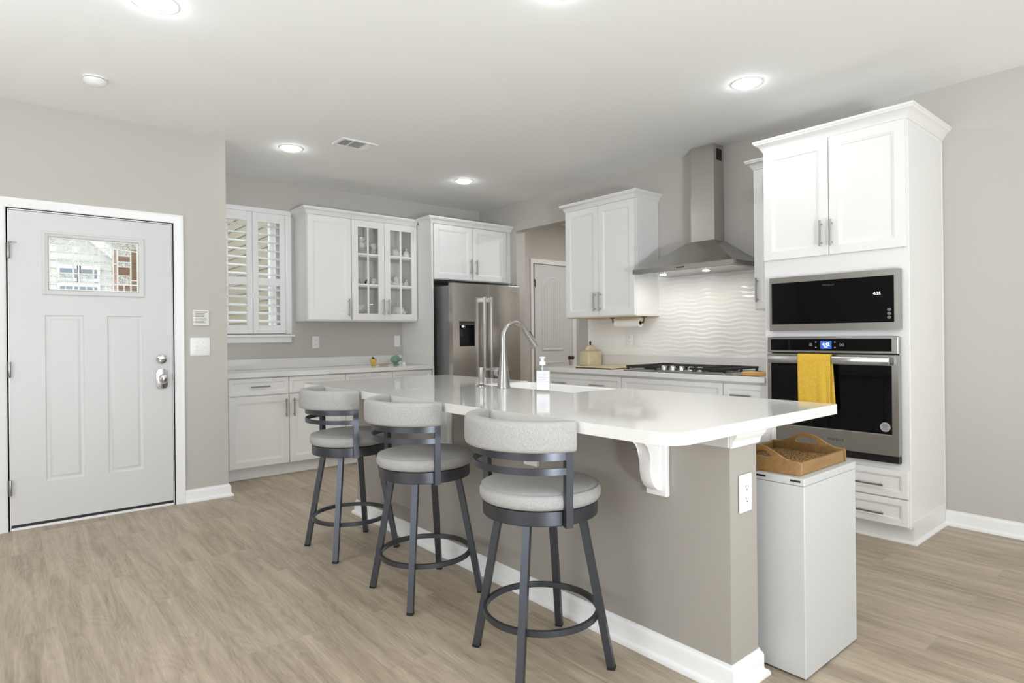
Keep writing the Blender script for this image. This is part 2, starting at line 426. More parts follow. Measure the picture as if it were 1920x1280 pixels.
# ------------------------------------------------------------------ entry door
CASE = [(0.0, 0.0), (0.006, 0.0), (0.012, -0.006), (0.02, -0.009), (0.045, -0.013), (0.056, -0.018), (0.066, -0.018), (0.066, 0.0)]
def casing(x0, x1, z1, y, m=TRIM):
    """door casing standing on the floor, on the -y side of a wall at y"""
    bb = B(); path = [(x1, 0), (x1, z1), (x0, z1), (x0, 0)]
    P = [Vector(p) for p in path]; rings = []
    for i in range(4):
        ds = []
        if i: ds.append((P[i] - P[i - 1]).normalized())
        if i < 3: ds.append((P[i + 1] - P[i]).normalized())
        ns = [Vector((d.y, -d.x)) for d in ds]
        nn = ns[0] if len(ns) == 1 else (ns[0] + ns[1]) / (1 + ns[0].dot(ns[1]))
        rings.append([(P[i].x + nn.x * o, y - 0.001 + dy, P[i].y + nn.y * o) for o, dy in CASE])
    bb.rows(rings); return bb
bb = casing(DX0 - 0.002, DX1 + 0.002, DZ, YD)
bb.box(DX0 - 0.004, DX0 + 0.004, YD, YD + 0.15, 0, DZ); bb.box(DX1 - 0.004, DX1 + 0.004, YD, YD + 0.15, 0, DZ); bb.box(DX0, DX1, YD, YD + 0.15, DZ - 0.006, DZ + 0.001)
struct(bb.done('trim_1', TRIM), 'white casing around the entry door', 'door trim')
b = B(); b.box(DX0 + 0.005, DX1 - 0.005, YD - 0.012, YD + 0.13, 0.0, 0.016, 0.003)
struct(b.done('trim_2', TRIM), 'white threshold under the entry door', 'threshold')
door = bpy.data.objects.new('door_1', None); COL.objects.link(door)
struct(door, 'white entry door with a leaded glass window', 'door')
ys = YD + 0.004
gx0, gx1, gz0, gz1 = 0.244, 0.750, 1.542, 1.885
b = B()
xa, xb, za, zb = 0.0425, 0.9585, 0.034, 2.040
# slab of nine pieces around the glass and the two panels
xs = [xa, 0.217, 0.434, 0.558, 0.778, xb]; zs = [za, 0.285, 1.377]
for (x0, x1, z0, z1) in ((xa, xb, za, 0.285), (xa, 0.217, 0.285, 1.377), (0.434, 0.558, 0.285, 1.377), (0.778, xb, 0.285, 1.377), (xa, xb, 1.377, gz0 - 0.005), (xa, gx0 - 0.005, gz0 - 0.005, gz1 + 0.005), (gx1 + 0.005, xb, gz0 - 0.005, gz1 + 0.005), (xa, xb, gz1 + 0.005, zb)):
    b.box(x0, x1, ys, ys + 0.044, z0, z1)
struct(b.done('door_slab', DOORW, door))
for x0, x1 in ((0.217, 0.434), (0.558, 0.778)):
    b = B(); b.panel(x0, x1, 0.285, 1.377, [(0, ys + 0.04), (0, ys), (0.004, ys), (0.010, ys + 0.005), (0.018, ys + 0.0065), (0.024, ys + 0.0065), (0.034, ys + 0.001), (0.040, ys + 0.001)])
    b.done('raised_panel', DOORW, door)
b = B(); b.panel(gx0 - 0.036, gx1 + 0.036, gz0 - 0.036, gz1 + 0.040, [(0, ys), (0, ys - 0.008), (0.006, ys - 0.012), (0.014, ys - 0.012), (0.02, ys - 0.007), (0.030, ys - 0.004), (0.036, ys + 0.012)])
b.bm.normal_update()
fs = [f for f in b.bm.faces if f.calc_area() > 0.12]; bmesh.ops.delete(b.bm, geom=fs, context='FACES')
gf = b.done('window_frame', DOORW, door)
yg = ys + 0.014
b = B(); b.box(gx0 - 0.002, gx1 + 0.002, yg + 0.004, yg + 0.008, gz0 - 0.002, gz1 + 0.006)
b.done('glass_pane', GLASS, door)
W, Hh = gx1 - gx0, gz1 - gz0
FX = [0, .087, .261, .32, .481, .543, .707, .756, .913, 1.0]
def arch(f): return 0.86 + 0.045 * (1 - ((f - 0.42) / 0.58) ** 2) - 0.03
b = B(); CN = [0]
def came(x0, z0, x1, z1, w=0.0085):
    CN[0] += 1
    b.bar((gx0 + W * x0, yg - 0.00006 * CN[0], gz0 + Hh * z0), (gx0 + W * x1, yg - 0.00006 * CN[0], gz0 + Hh * z1), w, 0.006, (0, 0, 1) if abs(x1 - x0) > abs(z1 - z0) else (1, 0, 0))
for f in FX[1:-1]: came(f, 0.0, f, arch(f))
pr = None
for k in range(13):
    f = k / 12
    if pr is not None: came(pr, arch(pr), f, arch(f))
    pr = f
came(0, 0.145, 1, 0.145)
for x0, x1 in ((FX[1], FX[2]), (FX[3], FX[4]), (FX[5], FX[6]), (FX[7], FX[8])):
    for z in (0.33, 0.51, 0.61, 0.735): came(x0, z, x1, z, 0.006)
for a, c in ((0.40, 0.40), (0.61, 0.61)): came(a, arch(a), c, 1.0, 0.006)
for a in (0.175, 0.4, 0.62, 0.83): came(a, 0.0, a, 0.145, 0.006)
for x0, x1, z in ((FX[2], FX[3], 0.33), (FX[4], FX[5], 0.33), (FX[6], FX[7], 0.56), (FX[8], FX[9], 0.24)): came(x0, z, x1, z, 0.006)
b.box(gx0, gx0 + 0.007, yg - 0.0075, yg + 0.003, gz0, gz1); b.box(gx1 - 0.007, gx1, yg - 0.0075, yg + 0.003, gz0, gz1)
b.box(gx0, gx1, yg - 0.008, yg + 0.003, gz0, gz0 + 0.007); b.box(gx0, gx1, yg - 0.003, yg + 0.003, gz1 - 0.004, gz1 + 0.002)
b.done('leading', CAME, door)
b = B()
def patch(x0, x1, z0, z1):
    b.bm.faces.new([b.bm.verts.new((gx0 + W * u, yg + 0.002, gz0 + Hh * v)) for u, v in ((x0, z0), (x1, z0), (x1, z1), (x0, z1))])
for i in (1, 3, 5, 7):
    x0, x1 = FX[i], FX[i + 1]
    patch(x0, x1, 0.735, min(arch(x0), arch(x1))); patch(x0, x1, 0.51, 0.61); patch(x0, x1, 0.145, 0.33)
patch(0, 0.40, 0.89, 0.995); patch(0.61, 1, 0.875, 0.995)
b.done('textured_glass', OBSC, door)
for z in (1.78, 1.025, 0.275):
    b = B(); b.lathe([(0.0075, -0.05), (0.0085, -0.048), (0.0085, 0.048), (0.0075, 0.05)], (0.040, YD - 0.010, z), 12)
    b.box(0.040, 0.047, YD - 0.004, YD + 0.003, z - 0.048, z + 0.048)
    hg = b.done('hinge', NICKEL, door)
    if z > 1.5:
        b = B(); b.tube([(0.040, YD - 0.012, 1.832), (0.058, YD - 0.03, 1.832), (0.08, YD - 0.028, 1.832)], 0.004, 8)
        b.lathe([(0.008, 0), (0.008, 0.004)], (0.040, YD - 0.010, 1.829), 12)
        b.done('door_stop', NICKEL, hg)
b = B(); b.lathe([(0.034, 0.0), (0.034, 0.008), (0.030, 0.016), (0.022, 0.018), (0.020, 0.022), (0.0, 0.023)], (0.889, ys, 1.065), 28, axis='y')
b.box(0.865, 0.913, ys - 0.034, ys - 0.018, 1.058, 1.072, 0.004, 2)
b.done('deadbolt', CHROME, door)
b = B()
pts = []
for k in range(24):
    t = 2 * math.pi * k / 24
    pts.append((0.890 + 0.036 * max(-1, min(1, 1.35 * math.cos(t))), 0.923 + 0.070 * max(-1, min(1, 1.18 * math.sin(t)))))
b.prism(pts, 'y', ys - 0.010, ys + 0.002, bev=0.004)
hp = b.done('lock_plate', CHROME, door)
b = B(); b.lathe([(0.013, 0.0), (0.013, 0.02), (0.030, 0.032), (0.036, 0.045), (0.030, 0.058), (0.014, 0.064), (0.0, 0.065)], (0.893, ys - 0.008, 0.925), 24, axis='y', sx=0.78)
b.done('knob', CHROME, hp)
b = B(); b.box(0.9587, 0.9625, ys - 0.001, ys + 0.03, 0.905, 0.955)
b.done('strike_plate', BLACK, door)
b = B(); b.box(xa + 0.001, xb - 0.001, ys + 0.002, ys + 0.04, 0.016, 0.034)
b.done('door_sweep', BLACK, door)

# pantry door (arched two-panel)
PX0, PX1, PZ = 5.443, 6.150, 2.168
bb = casing(PX0 - 0.006, PX1 + 0.004, PZ, YB)
struct(bb.done('trim_3', TRIM), 'white casing around the pantry door', 'door trim')
pd = bpy.data.objects.new('door_2', None); COL.objects.link(pd)
struct(pd, 'white arched panel door in the pantry hall', 'door')
yp = YB - 0.012
b = B(); b.box(PX0, PX1 - 0.004, yp, YB - 0.001, 0.01, PZ - 0.006)
struct(b.done('door_slab', DOORW, pd))
def arch_panel(z0, zs, rise, x0, x1):
    def ring(ins, y):
        pts = [(x0 + ins, z0 + ins), (x1 - ins, z0 + ins)]
        n = 14
        for k in range(n + 1):
            f = k / n; x = (x1 - ins) + (x0 - x1 + 2 * ins) * f
            pts.append((x, zs + rise * (1 - (2 * f - 1) ** 2) - ins))
        return [(x, y, z) for x, z in pts]
    q = B(); q.rows([ring(0, yp - 0.0005), ring(0.0, yp - 0.004), ring(0.012, yp - 0.009), ring(0.022, yp - 0.009), ring(0.034, yp - 0.002)])
    nx = 8
    for k in range(nx):
        u0 = x0 + 0.05 + (x1 - x0 - 0.10) * k / nx; u1 = x0 + 0.05 + (x1 - x0 - 0.10) * (k + 1) / nx
        q.box(u0 + 0.002, u1 - 0.002, yp - 0.0055, yp - 0.0015, z0 + 0.05, zs - 0.03 + rise * 0.6)
    return q
arch_panel(1.005, 1.90, 0.11, 5.565, 5.985).done('raised_panel', DOORW, pd)
arch_panel(0.22, 0.86, 0.0001, 5.565, 5.985).done('raised_panel', DOORW, pd)
b = B(); b.lathe([(0.030, 0.0), (0.030, 0.006), (0.011, 0.012), (0.011, 0.035), (0.026, 0.048), (0.030, 0.060), (0.024, 0.072), (0.0, 0.075)], (6.085, yp, 0.90), 22, axis='y')
b.done('knob', BRONZE, pd)
b = B(); b.box(PX0 - 0.003, PX0 + 0.012, yp - 0.006, yp, 1.86, 1.96)
b.done('hinge', BRONZE, pd)

# ------------------------------------------------------------------ window, shutters and what is outside
win = bpy.data.objects.new('window_1', None); COL.objects.link(win)
struct(win, 'kitchen window behind the white shutters', 'window')
b = B()
for x0, x1, z0, z1 in ((WX0, WX0 + 0.035, WZ0, WZ1), (WX1 - 0.035, WX1, WZ0, WZ1), (WX0, WX1, WZ0, WZ0 + 0.035), (WX0, WX1, WZ1 - 0.035, WZ1), (WX0, WX1, 1.73, 1.765)):
    b.box(x0, x1, YB + 0.06, YB + 0.13, z0, z1)
for x0, x1, z0, z1 in ((WX0, WX0 + 0.008, WZ0, WZ1), (WX1 - 0.008, WX1, WZ0, WZ1), (WX0, WX1, WZ0, WZ0 + 0.008), (WX0, WX1, WZ1 - 0.008, WZ1)):
    b.box(x0, x1, YB + 0.002, YB + 0.06, z0, z1)
b.done('window_frame', TRIM, win)
b = B(); b.box(WX0 + 0.03, WX1 - 0.03, YB + 0.095, YB + 0.10, WZ0 + 0.03, WZ1 - 0.03)
b.done('glass_pane', GLASS, win)
b = B()
for x0, x1, z0, z1 in ((1.462, 1.521, 1.25, 2.4095), (2.139, 2.198, 1.25, 2.4095), (1.462, 2.198, 2.410, 2.455)):
    b.box(x0, x1, YB - 0.03, YB - 0.001, z0, z1, 0.004, 2)
struct(b.done('trim_4', TRIM), 'white frame around the shutters', 'window trim')
b = B(); b.box(1.45, 2.215, YB - 0.062, YB - 0.001, 1.222, 1.246, 0.004, 2); b.box(1.462, 2.198, YB - 0.022, YB - 0.001, 1.166, 1.222, 0.004, 1)
struct(b.done('trim_5', TRIM), 'white sill and apron below the shutters', 'window sill')
def shutter(x0, x1, label, hinge_right):
    t = thing('plantation_shutter', label, 'shutter', ((x0 + x1) / 2, YB - 0.020, 1.25), 0, 'plantation shutters on the kitchen window')
    w = (x1 - x0) / 2 - 0.0015; st = 0.051
    q = B()
    q.box(-w, -w + st, -0.014, 0.014, 0.006, 1.158, 0.003); q.box(w - st, w, -0.014, 0.014, 0.006, 1.158, 0.003)
    for z0, z1 in ((0.006, 0.085), (0.466, 0.535), (1.071, 1.158)): q.box(-w + st, w - st, -0.013, 0.013, z0, z1)
    q.done('frame', TRIM, t)
    for z0, z1, n in ((0.085, 0.466, 5), (0.535, 1.071, 7)):
        for k in range(n):
            z = z0 + (z1 - z0) * (k + 0.5) / n
            q = B(); rings = []
            for x in (-w + st + 0.002, w - st - 0.002):
                ring = []
                for j in range(12):
                    a = 2 * math.pi * j / 12; u, v = 0.043 * math.cos(a), 0.0055 * math.sin(a)
                    tl = R(19)
                    ring.append((x, 0.004 + u * math.cos(tl) - v * math.sin(tl), z + u * math.sin(tl) + v * math.cos(tl)))
                rings.append(ring)
            q.rows(rings); q.done('louver', TRIM, t)
    return t
shutter(1.523, 1.830, 'white louvred shutter panel next to the entry wall corner', False)
shutter(1.830, 2.137, 'white louvred shutter panel next to the upper cabinet', True)

# neighbouring houses seen through the glass
def lap_wall(axis, c, a0, a1, z0, z1, step, m, facing=-1):
    q = B(); n = int((z1 - z0) / step)
    for k in range(n):
        z = z0 + k * step
        pr2 = [(c, z), (c - 0.016 * -facing, z), (c - 0.003 * -facing, z + step), (c, z + step)]
        q.prism(pr2, axis, a0, a1)
    return q
ext = bpy.data.objects.new('neighbour_house', None); COL.objects.link(ext)
tag(ext, 'tan lap-sided house wall seen between the shutter louvers', 'house')
q = lap_wall('y', 3.2, 8.3, 13.6, 0.0, 4.6, 0.165, SIDET); q.done('siding', SIDET, ext)
q = B(); q.box(3.08, 3.9, 8.2, 13.7, 4.6, 4.75); q.done('eave', TRIM, ext)
ex2 = bpy.data.objects.new('white_house', None); COL.objects.link(ex2)
tag(ex2, 'white sided house across the lawn seen through the entry door glass', 'house')
q = lap_wall('x', 14.0, -3.0, 6.0, 0.0, 4.2, 0.15, SIDEW); q.done('siding', SIDEW, ex2)
for x0, x1, z0, z1 in ((0.84, 1.11, 2.38, 2.55), (1.15, 1.41, 2.38, 2.55), (0.84, 1.41, 2.08, 2.22)):
    q = B(); q.box(x0 - 0.05, x1 + 0.05, 13.95, 13.985, z0 - 0.06, z1 + 0.06); f = q.done('window_frame', TRIM, ex2)
    q = B(); q.box(x0, x1, 13.935, 13.95, z0, (z0 + z1) / 2 - 0.01); q.box(x0, x1, 13.935, 13.95, (z0 + z1) / 2 + 0.01, z1); q.done('pane', DARKWIN, f)
q = B(); q.bar((1.25, 13.9, 3.22), (2.6, 13.9, 2.05), 0.16, 0.06, (0, 0, 1)); q.done('rake_board', TRIM, ex2)
pil = bpy.data.objects.new('porch_pillar', None); COL.objects.link(pil)
tag(pil, 'brown brick porch pillar seen at the edge of the door glass', 'pillar')
q = B(); q.box(0.875, 1.25, 7.0, 7.4, 0, 2.9); q.done('shaft', BRICK, pil)
q = B(); q.box(0.84, 1.29, 6.96, 7.44, 0, 0.12, 0.01); q.done('base', BRICK, pil)
q = B(); q.box(-30, 40, 5.16, 60, -0.35, -0.15)
struct(q.done('ground', GROUND), 'lawn outside the house', 'ground')

# ------------------------------------------------------------------ cabinet parts
def hbar(q, x, z, L=0.145, vert=True, y=-0.030, r=0.0055):
    """square-ish bar pull on a front at y=0"""
    if vert:
        q.box(x - r, x + r, y - r, y + r, z - L / 2, z + L / 2, 0.0015)
        for s in (-1, 1): q.tube([(x, y, z + s * (L / 2 - 0.022)), (x, 0.0, z + s * (L / 2 - 0.022))], 0.004, 8)
    else:
        q.box(x - L / 2, x + L / 2, y - r, y + r, z - r, z + r, 0.0015)
        for s in (-1, 1): q.tube([(x + s * (L / 2 - 0.022), y, z), (x + s * (L / 2 - 0.022), 0.0, z)], 0.004, 8)
    return q
def front(root, name, x0, x1, z0, z1, rail=0.058, pulls=(), t=0.02):
    q = B()
    k = 0.6 if rail < 0.05 else 1.0
    q.panel(x0, x1, z0, z1, [(0, t), (0, 0.002), (0.002, 0), (rail - 0.004, 0), (rail, 0.0025), (rail + 0.007 * k, 0.0035), (rail + 0.010 * k, 0.0075), (rail + 0.016 * k, 0.009), (rail + 0.019 * k, 0.009)])
    d = q.done(name, CAB, root)
    for (hx, hz, vert) in pulls:
        hbar(B(), hx, hz, 0.175 if vert and z1 - z0 > 0.9 else 0.16, vert).done('handle', NICKEL, d)
    return d
CROWN = [(0.0, 0.0), (0.005, 0.0), (0.008, 0.010), (0.014, 0.016), (0.020, 0.030), (0.032, 0.040), (0.040, 0.043), (0.044, 0.052), (0.048, 0.054), (0.048, 0.066), (0.0, 0.066)]
def crown(root, w, d, z, left=True, right=True, dleft=None, y0=0.012):
    q = B(); path = []
    if left: path.append((0.0, dleft if dleft is not None else d))
    path += [(0.0, y0), (w, y0)]
    if right: path.append((w, d))
    q.sweep(path, [(o, z + h) for o, h in CROWN])
    q.box(0.002, w - 0.002, y0 + 0.002, d, z + 0.03, z + 0.05)
    return q.done('crown_molding', CAB, root)

# ---- upper cabinets on the back wall (face y = 5.667)
t = thing('upper_cabinet', 'white single-door upper cabinet right of the shuttered window', 'cabinet', (2.232, 5.667, 0), 0)
w = 2.6795 - 2.232; dp = YB - 5.667 - 0.003
b = B(); b.box(0, w - 0.001, 0.021, dp, 1.373, 2.405); b.done('carcass', CAB, t)
front(t, 'cabinet_door', 0.004, w - 0.004, 1.385, 2.388, pulls=[(w - 0.038, 1.505, True)])
crown(t, w - 0.001, dp, 2.394, right=False)
t = thing('glass_door_cabinet', 'white upper cabinet with two glass doors showing white dishes', 'cabinet', (2.6800, 5.667, 0), 0)
w = 3.434 - 2.680
b = B()
b.box(0, 0.016, 0.021, dp, 1.373, 2.405); b.box(w - 0.016, w, 0.021, dp, 1.373, 2.405)
b.box(0.016, w - 0.016, 0.021, dp, 1.373, 1.392); b.box(0.016, w - 0.016, 0.021, dp, 2.385, 2.405); b.box(0.016, w - 0.016, dp - 0.008, dp, 1.392, 2.385, m=1)
b.box(0.0165, 0.0185, 0.045, dp - 0.008, 1.3925, 2.3845, m=1); b.box(w - 0.0185, w - 0.0165, 0.045, dp - 0.008, 1.3925, 2.3845, m=1)
b.done('carcass', [CAB, CABIN], t)
for z in (1.738, 2.045):
    b = B(); b.box(0.019, w - 0.019, 0.035, dp - 0.010, z - 0.016, z); b.done('shelf', CABIN, t)
def glass_door(root, x0, x1, hx):
    q = B(); z0, z1 = 1.385, 2.388; rl = 0.066
    for a0, a1, c0, c1 in ((x0, x0 + rl, z0, z1), (x1 - rl, x1, z0, z1), (x0 + rl, x1 - rl, z0, z0 + rl), (x0 + rl, x1 - rl, z1 - rl, z1)): q.box(a0, a1, 0, 0.02, c0, c1)
    d = q.done('cabinet_door', CAB, root)
    q = B(); xm = (x0 + x1) / 2; q.box(xm - 0.010, xm + 0.010, 0.002, 0.012, z0 + rl, z1 - rl, 0.003)
    for z in (1.742, 2.050):
        q.box(x0 + rl, xm - 0.010, 0.002, 0.012, z - 0.010, z + 0.010, 0.003); q.box(xm + 0.010, x1 - rl, 0.002, 0.012, z - 0.010, z + 0.010, 0.003)
    q.done('muntin', CAB, d)
    q = B(); q.box(x0 + rl - 0.004, x1 - rl + 0.004, 0.013, 0.016, z0 + rl - 0.004, z1 - rl + 0.004); q.done('glass_pane', GLASSD, d)
    hbar(B(), hx, 1.52, 0.16).done('handle', NICKEL, d)
glass_door(t, 0.004, 0.3615, 0.3615 - 0.022); glass_door(t, 0.3655, w - 0.004, 0.3655 + 0.034)
crown(t, w, dp, 2.394, left=False, right=False)

# ---- dishes behind the glass
sh = {0: 1.3935, 1: 1.7395, 2: 2.0465}
DISH = 'white dishes in the glass cabinet'
def plate(x, y, z, r, label, bowl=False, m=CERAM):
    q = B()
    if bowl: q.lathe([(r * 0.45, 0), (r * 0.5, 0.006), (r * 0.85, 0.035), (r, 0.06), (r * 0.97, 0.06), (r * 0.8, 0.036), (r * 0.45, 0.012), (0, 0.011)])
    else: q.lathe([(r * 0.55, 0), (r * 0.6, 0.003), (r, 0.013), (r * 0.985, 0.016), (r * 0.6, 0.007), (0, 0.006)])
    return tag(q.done('bowl' if bowl else 'plate', m, loc=(x, y, z)), label, 'bowl' if bowl else 'plate', DISH)
def cup(x, y, z, rz, label):
    c = thing('cup', label, 'cup', (x, y, z), rz, DISH)
    q = B(); q.lathe([(0.022, 0), (0.024, 0.004), (0.036, 0.03), (0.040, 0.058), (0.038, 0.058), (0.032, 0.03), (0.0, 0.008)], n=24); q.done('body', CERAM, c)
    q = B(); q.tube([(0.036, 0, 0.046), (0.056, 0, 0.046), (0.062, 0, 0.030), (0.050, 0, 0.016), (0.033, 0, 0.018)], 0.0045, 8); q.done('handle', CERAM, c)
    return c
TOPS = ('lowest', 'second', 'third', 'fourth', 'topmost')
for k in range(5): plate(2.880, 5.85, sh[2] + k * 0.0165, 0.085, '%s white plate of the stack under the cups, top shelf' % TOPS[k])
cup(2.868, 5.84, sh[2] + 0.0675 + 0.016, -50, 'lower of the two stacked white cups on the top shelf')
cup(2.868, 5.84, sh[2] + 0.0675 + 0.016 + 0.0585, -80, 'upper of the two stacked white cups on the top shelf')
for k in range(5): plate(3.012, 5.845, sh[2] + k * 0.0165, 0.044, '%s small white saucer of the stack beside the plates, top shelf' % TOPS[k])
plate(3.02, 5.85, sh[2] + 0.0665 + 0.0165, 0.045, 'white bowl standing on the saucer stack, top shelf', True)
def pot(x, y, z, r, h, rz, label, kind, spout=False, bead=False):
    c = thing(kind, label, kind.replace('_', ' '), (x, y, z), rz, DISH)
    q = B(); q.lathe([(r * 0.62, 0), (r * 0.68, 0.006), (r * 0.98, h * 0.42), (r, h * 0.55), (r * 0.86, h * 0.9), (r * 0.80, h), (0.0, h)], n=32)
    if bead:
        for j in range(12):
            a = j * math.pi / 6; q.lathe([(0.0, -0.018), (0.013, -0.012), (0.018, 0), (0.013, 0.012), (0.0, 0.018)], (r * 0.9 * math.cos(a), r * 0.9 * math.sin(a), h * 0.62), 10)
    q.done('body', CERAM, c)
    q = B(); q.lathe([(r * 0.84, h + 0.001), (r * 0.82, h + 0.008), (r * 0.5, h + 0.026), (r * 0.16, h + 0.034), (0, h + 0.035)], n=28)
    l = q.done('lid', CERAM, c)
    q = B(); q.lathe([(0.006, h + 0.034), (0.006, h + 0.040), (0.013, h + 0.047), (0.011, h + 0.056), (0, h + 0.059)], n=14); q.done('knob', CERAM, l)
    sides = (1,) if spout else (-1, 1)
    for s in sides:
        q = B(); q.tube([(s * r * 0.93, 0, h * 0.75), (s * r * 1.25, 0, h * 0.82), (s * r * 1.35, 0, h * 0.6), (s * r * 1.2, 0, h * 0.4), (s * r * 0.97, 0, h * 0.42)], 0.006, 8); q.done('handle', CERAM, c)
    if spout:
        q = B(); q.tube([(-r * 0.9, 0, h * 0.35), (-r * 1.25, 0, h * 0.5), (-r * 1.45, 0, h * 0.95)], [0.017, 0.012, 0.008], 12); q.done('spout', CERAM, c)
    return c
pot(3.258, 5.85, sh[2], 0.068, 0.088, 55, 'white ceramic teapot on the top shelf behind the glass', 'teapot', True)
pot(3.355, 5.755, sh[2], 0.042, 0.056, -60, 'small white sugar bowl right of the teapot', 'sugar_bowl')
plate(3.138, 5.90, sh[2], 0.046, 'white bowl left of the teapot on the top shelf', True)
# middle shelf
b = B(); b.tube([(0.030 * math.cos(a), 0, 0.036 + 0.030 * math.sin(a)) for a in [R(100 + 20 * k) for k in range(12)]], 0.007, 8)
tag(b.done('napkin_ring', DARKMET, loc=(2.925, 5.80, sh[1] - 0.001)), 'dark open ring on the middle shelf behind the glass', 'ring', DISH)
b = B(); b.lathe([(0.028, 0), (0.036, 0.02), (0.030, 0.05), (0.018, 0.062), (0.020, 0.07), (0, 0.071)])
tag(b.done('bud_vase', CREAM, loc=(2.83, 5.84, sh[1])), 'small cream vase left of the dark ring', 'vase', DISH)
b = B(); b.lathe([(0.030, 0), (0.034, 0.01), (0.040, 0.05), (0.038, 0.085), (0.036, 0.085), (0.036, 0.03), (0, 0.01)])
tag(b.done('tumbler', CERAM, loc=(3.035, 5.86, sh[1])), 'plain pale tumbler at the end of the middle shelf', 'tumbler', DISH)
b = B(); b.lathe([(0.024, 0), (0.030, 0.015), (0.022, 0.04), (0.026, 0.05), (0.012, 0.062), (0, 0.063)])
tag(b.done('creamer', CERAM, loc=(2.985, 5.80, sh[1])), 'small white creamer beside the dark ring', 'creamer', DISH)
def figurine(x, y, z, s, label):
    c = thing('figurine', label, 'figurine', (x, y, z), 0, DISH)
    q = B(); q.lathe([(0.05 * s, 0), (0.052 * s, 0.01 * s), (0.04 * s, 0.02 * s), (0.03 * s, 0.05 * s), (0.036 * s, 0.075 * s), (0.022 * s, 0.1 * s), (0.012 * s, 0.12 * s), (0, 0.125 * s)], n=20)
    q.done('body', CERAM, c)
    q = B()
    for sx, sz in ((-1, 0.035), (1, 0.035), (-0.6, 0.085), (0.6, 0.085)):
        cx, cz = sx * 0.042 * s, sz * s
        q.tube([(cx + 0.020 * s * math.cos(a) * (1 - k / 26), -0.02 * s, cz + 0.020 * s * math.sin(a) * (1 - k / 26)) for k, a in enumerate([R(24 * k) for k in range(22)])], 0.006 * s, 8)
    q.done('scroll', CERAM, c)
    return c
figurine(3.275, 5.83, sh[1], 1.02, 'tall white scrolled figurine on the middle shelf')
figurine(3.175, 5.80, sh[1], 0.62, 'small white scrolled figurine left of the tall one')
pot(3.375, 5.80, sh[1], 0.034, 0.034, 90, 'tiny white lidded pot right of the scrolled figurine', 'lidded_pot')
# bottom shelf
for k in range(6): plate(2.845, 5.84, sh[0] + k * 0.015, 0.072, '%s white plate of the stack on the bottom shelf' % (('lowest', 'second', 'third', 'fourth', 'fifth', 'topmost')[k]))
plate(2.845, 5.84, sh[0] + 0.0905, 0.062, 'white bowl on top of the bottom shelf plate stack', True)
fl = thing('ceramic_flower', 'white ceramic flower beside the bottom shelf plate stack', 'ornament', (2.985, 5.80, sh[0]), 0, DISH)
b = B(); b.lathe([(0.030, 0), (0.034, 0.012), (0.02, 0.03), (0, 0.032)], n=20); b.done('base', CERAM, fl)
for j in range(6):
    a = j * math.pi / 3
    b = B(); b.lathe([(0.002, -0.014), (0.014, -0.008), (0.018, 0), (0.014, 0.008), (0.002, 0.014)], (0.030 * math.cos(a), 0.030 * math.sin(a), 0.036), 12, sy=0.8); b.done('petal', CERAM, fl)
pot(3.275, 5.83, sh[0], 0.098, 0.118, 0, 'large white beaded tureen on the bottom shelf', 'tureen', False, True)

# ---- base cabinets along the back wall (face y = 5.397) and their worktop
def base_cabinet(x0, x1, splits, label):
    t = thing('base_cabinet', label, 'cabinet', (x0, 5.397, 0), 0)
    w = x1 - x0; dp = YB - 5.397 - 0.003
    q = B(); q.box(0, w, 0.021, dp, 0.105, 0.874); q.done('carcass', CAB, t)
    q = B(); q.box(0.0, w, 0.085, 0.10, 0.0, 0.105); q.box(0.0, w, 0.071, 0.085, 0.0, 0.018, 0.004); q.done('toe_kick', CAB, t)
    for i in range(len(splits) - 1):
        a, c = splits[i] - x0 + 0.003, splits[i + 1] - x0 - 0.003
        front(t, 'drawer', a, c, 0.722, 0.866, 0.034, pulls=[((a + c) / 2, 0.795, False)])
        left = i % 2 == 0
        front(t, 'cabinet_door', a, c, 0.112, 0.714, pulls=[((c - 0.030) if left else (a + 0.034), 0.600, True)])
    return t
base_cabinet(1.442, 2.479, (1.445, 1.9495, 2.479), 'white base cabinet under the window with two drawers and two doors')
base_cabinet(2.481, 3.440, (2.481, 2.976, 3.437), 'white base cabinet under the green fish, next to the fridge panel')
def worktop(pts, z0, z1, name, label, extra):
    t = thing(name, label, 'countertop')
    q = B(); q.prism(pts, 'z', z0, z1, bev=0.003); q.done('slab', QUARTZ, t, ang=12)
    for a in extra:
        q = B(); q.box(*a, 0.002); q.done('backsplash', QUARTZ, t)
    return t
worktop([(1.338, 5.367), (3.442, 5.367), (3.442, YB - 0.002), (1.338, YB - 0.002)], 0.876, 0.915, 'countertop',
        'white quartz countertop below the shuttered window', [(1.338, 3.420, YB - 0.022, YB - 0.002, 0.9155, 1.012), (3.421, 3.442, 5.38, YB - 0.002, 0.9155, 1.012)])
b = B(); b.box(1.3375, 1.4415, 5.43, 5.45, 0.0, 0.874)
struct(b.done('trim_6', CAB), 'white filler strip at the end of the base cabinets', 'trim')

# ---- fridge surround
t = thing('fridge_cabinet', 'white cabinet with two doors above the refrigerator and its side panel', 'cabinet', (3.444, 5.400, 0), 0)
w = 4.530 - 3.444; dp = YB - 5.40 - 0.003
b = B(); b.box(0.0, 0.022, 0.0, dp, 0.0, 2.41); b.done('side_panel', CAB, t)
b = B(); b.box(0.0225, w, 0.021, dp, 1.815, 2.41); b.box(w - 0.055, w, 0.012, 0.0205, 1.815, 2.40); b.done('carcass', CAB, t)
b = B(); b.box(w - 0.022, w, 0.022, dp, 0.0, 1.814); b.done('end_panel', CAB, t)
front(t, 'cabinet_door', 0.034, 0.530, 1.822, 2.396, pulls=[(0.503, 1.970, True)])
front(t, 'cabinet_door', 0.546, 1.018, 1.822, 2.396, pulls=[(0.578, 1.965, True)])
crown(t, w, 0.20, 2.400, left=True, right=False, dleft=0.218, y0=0.0)

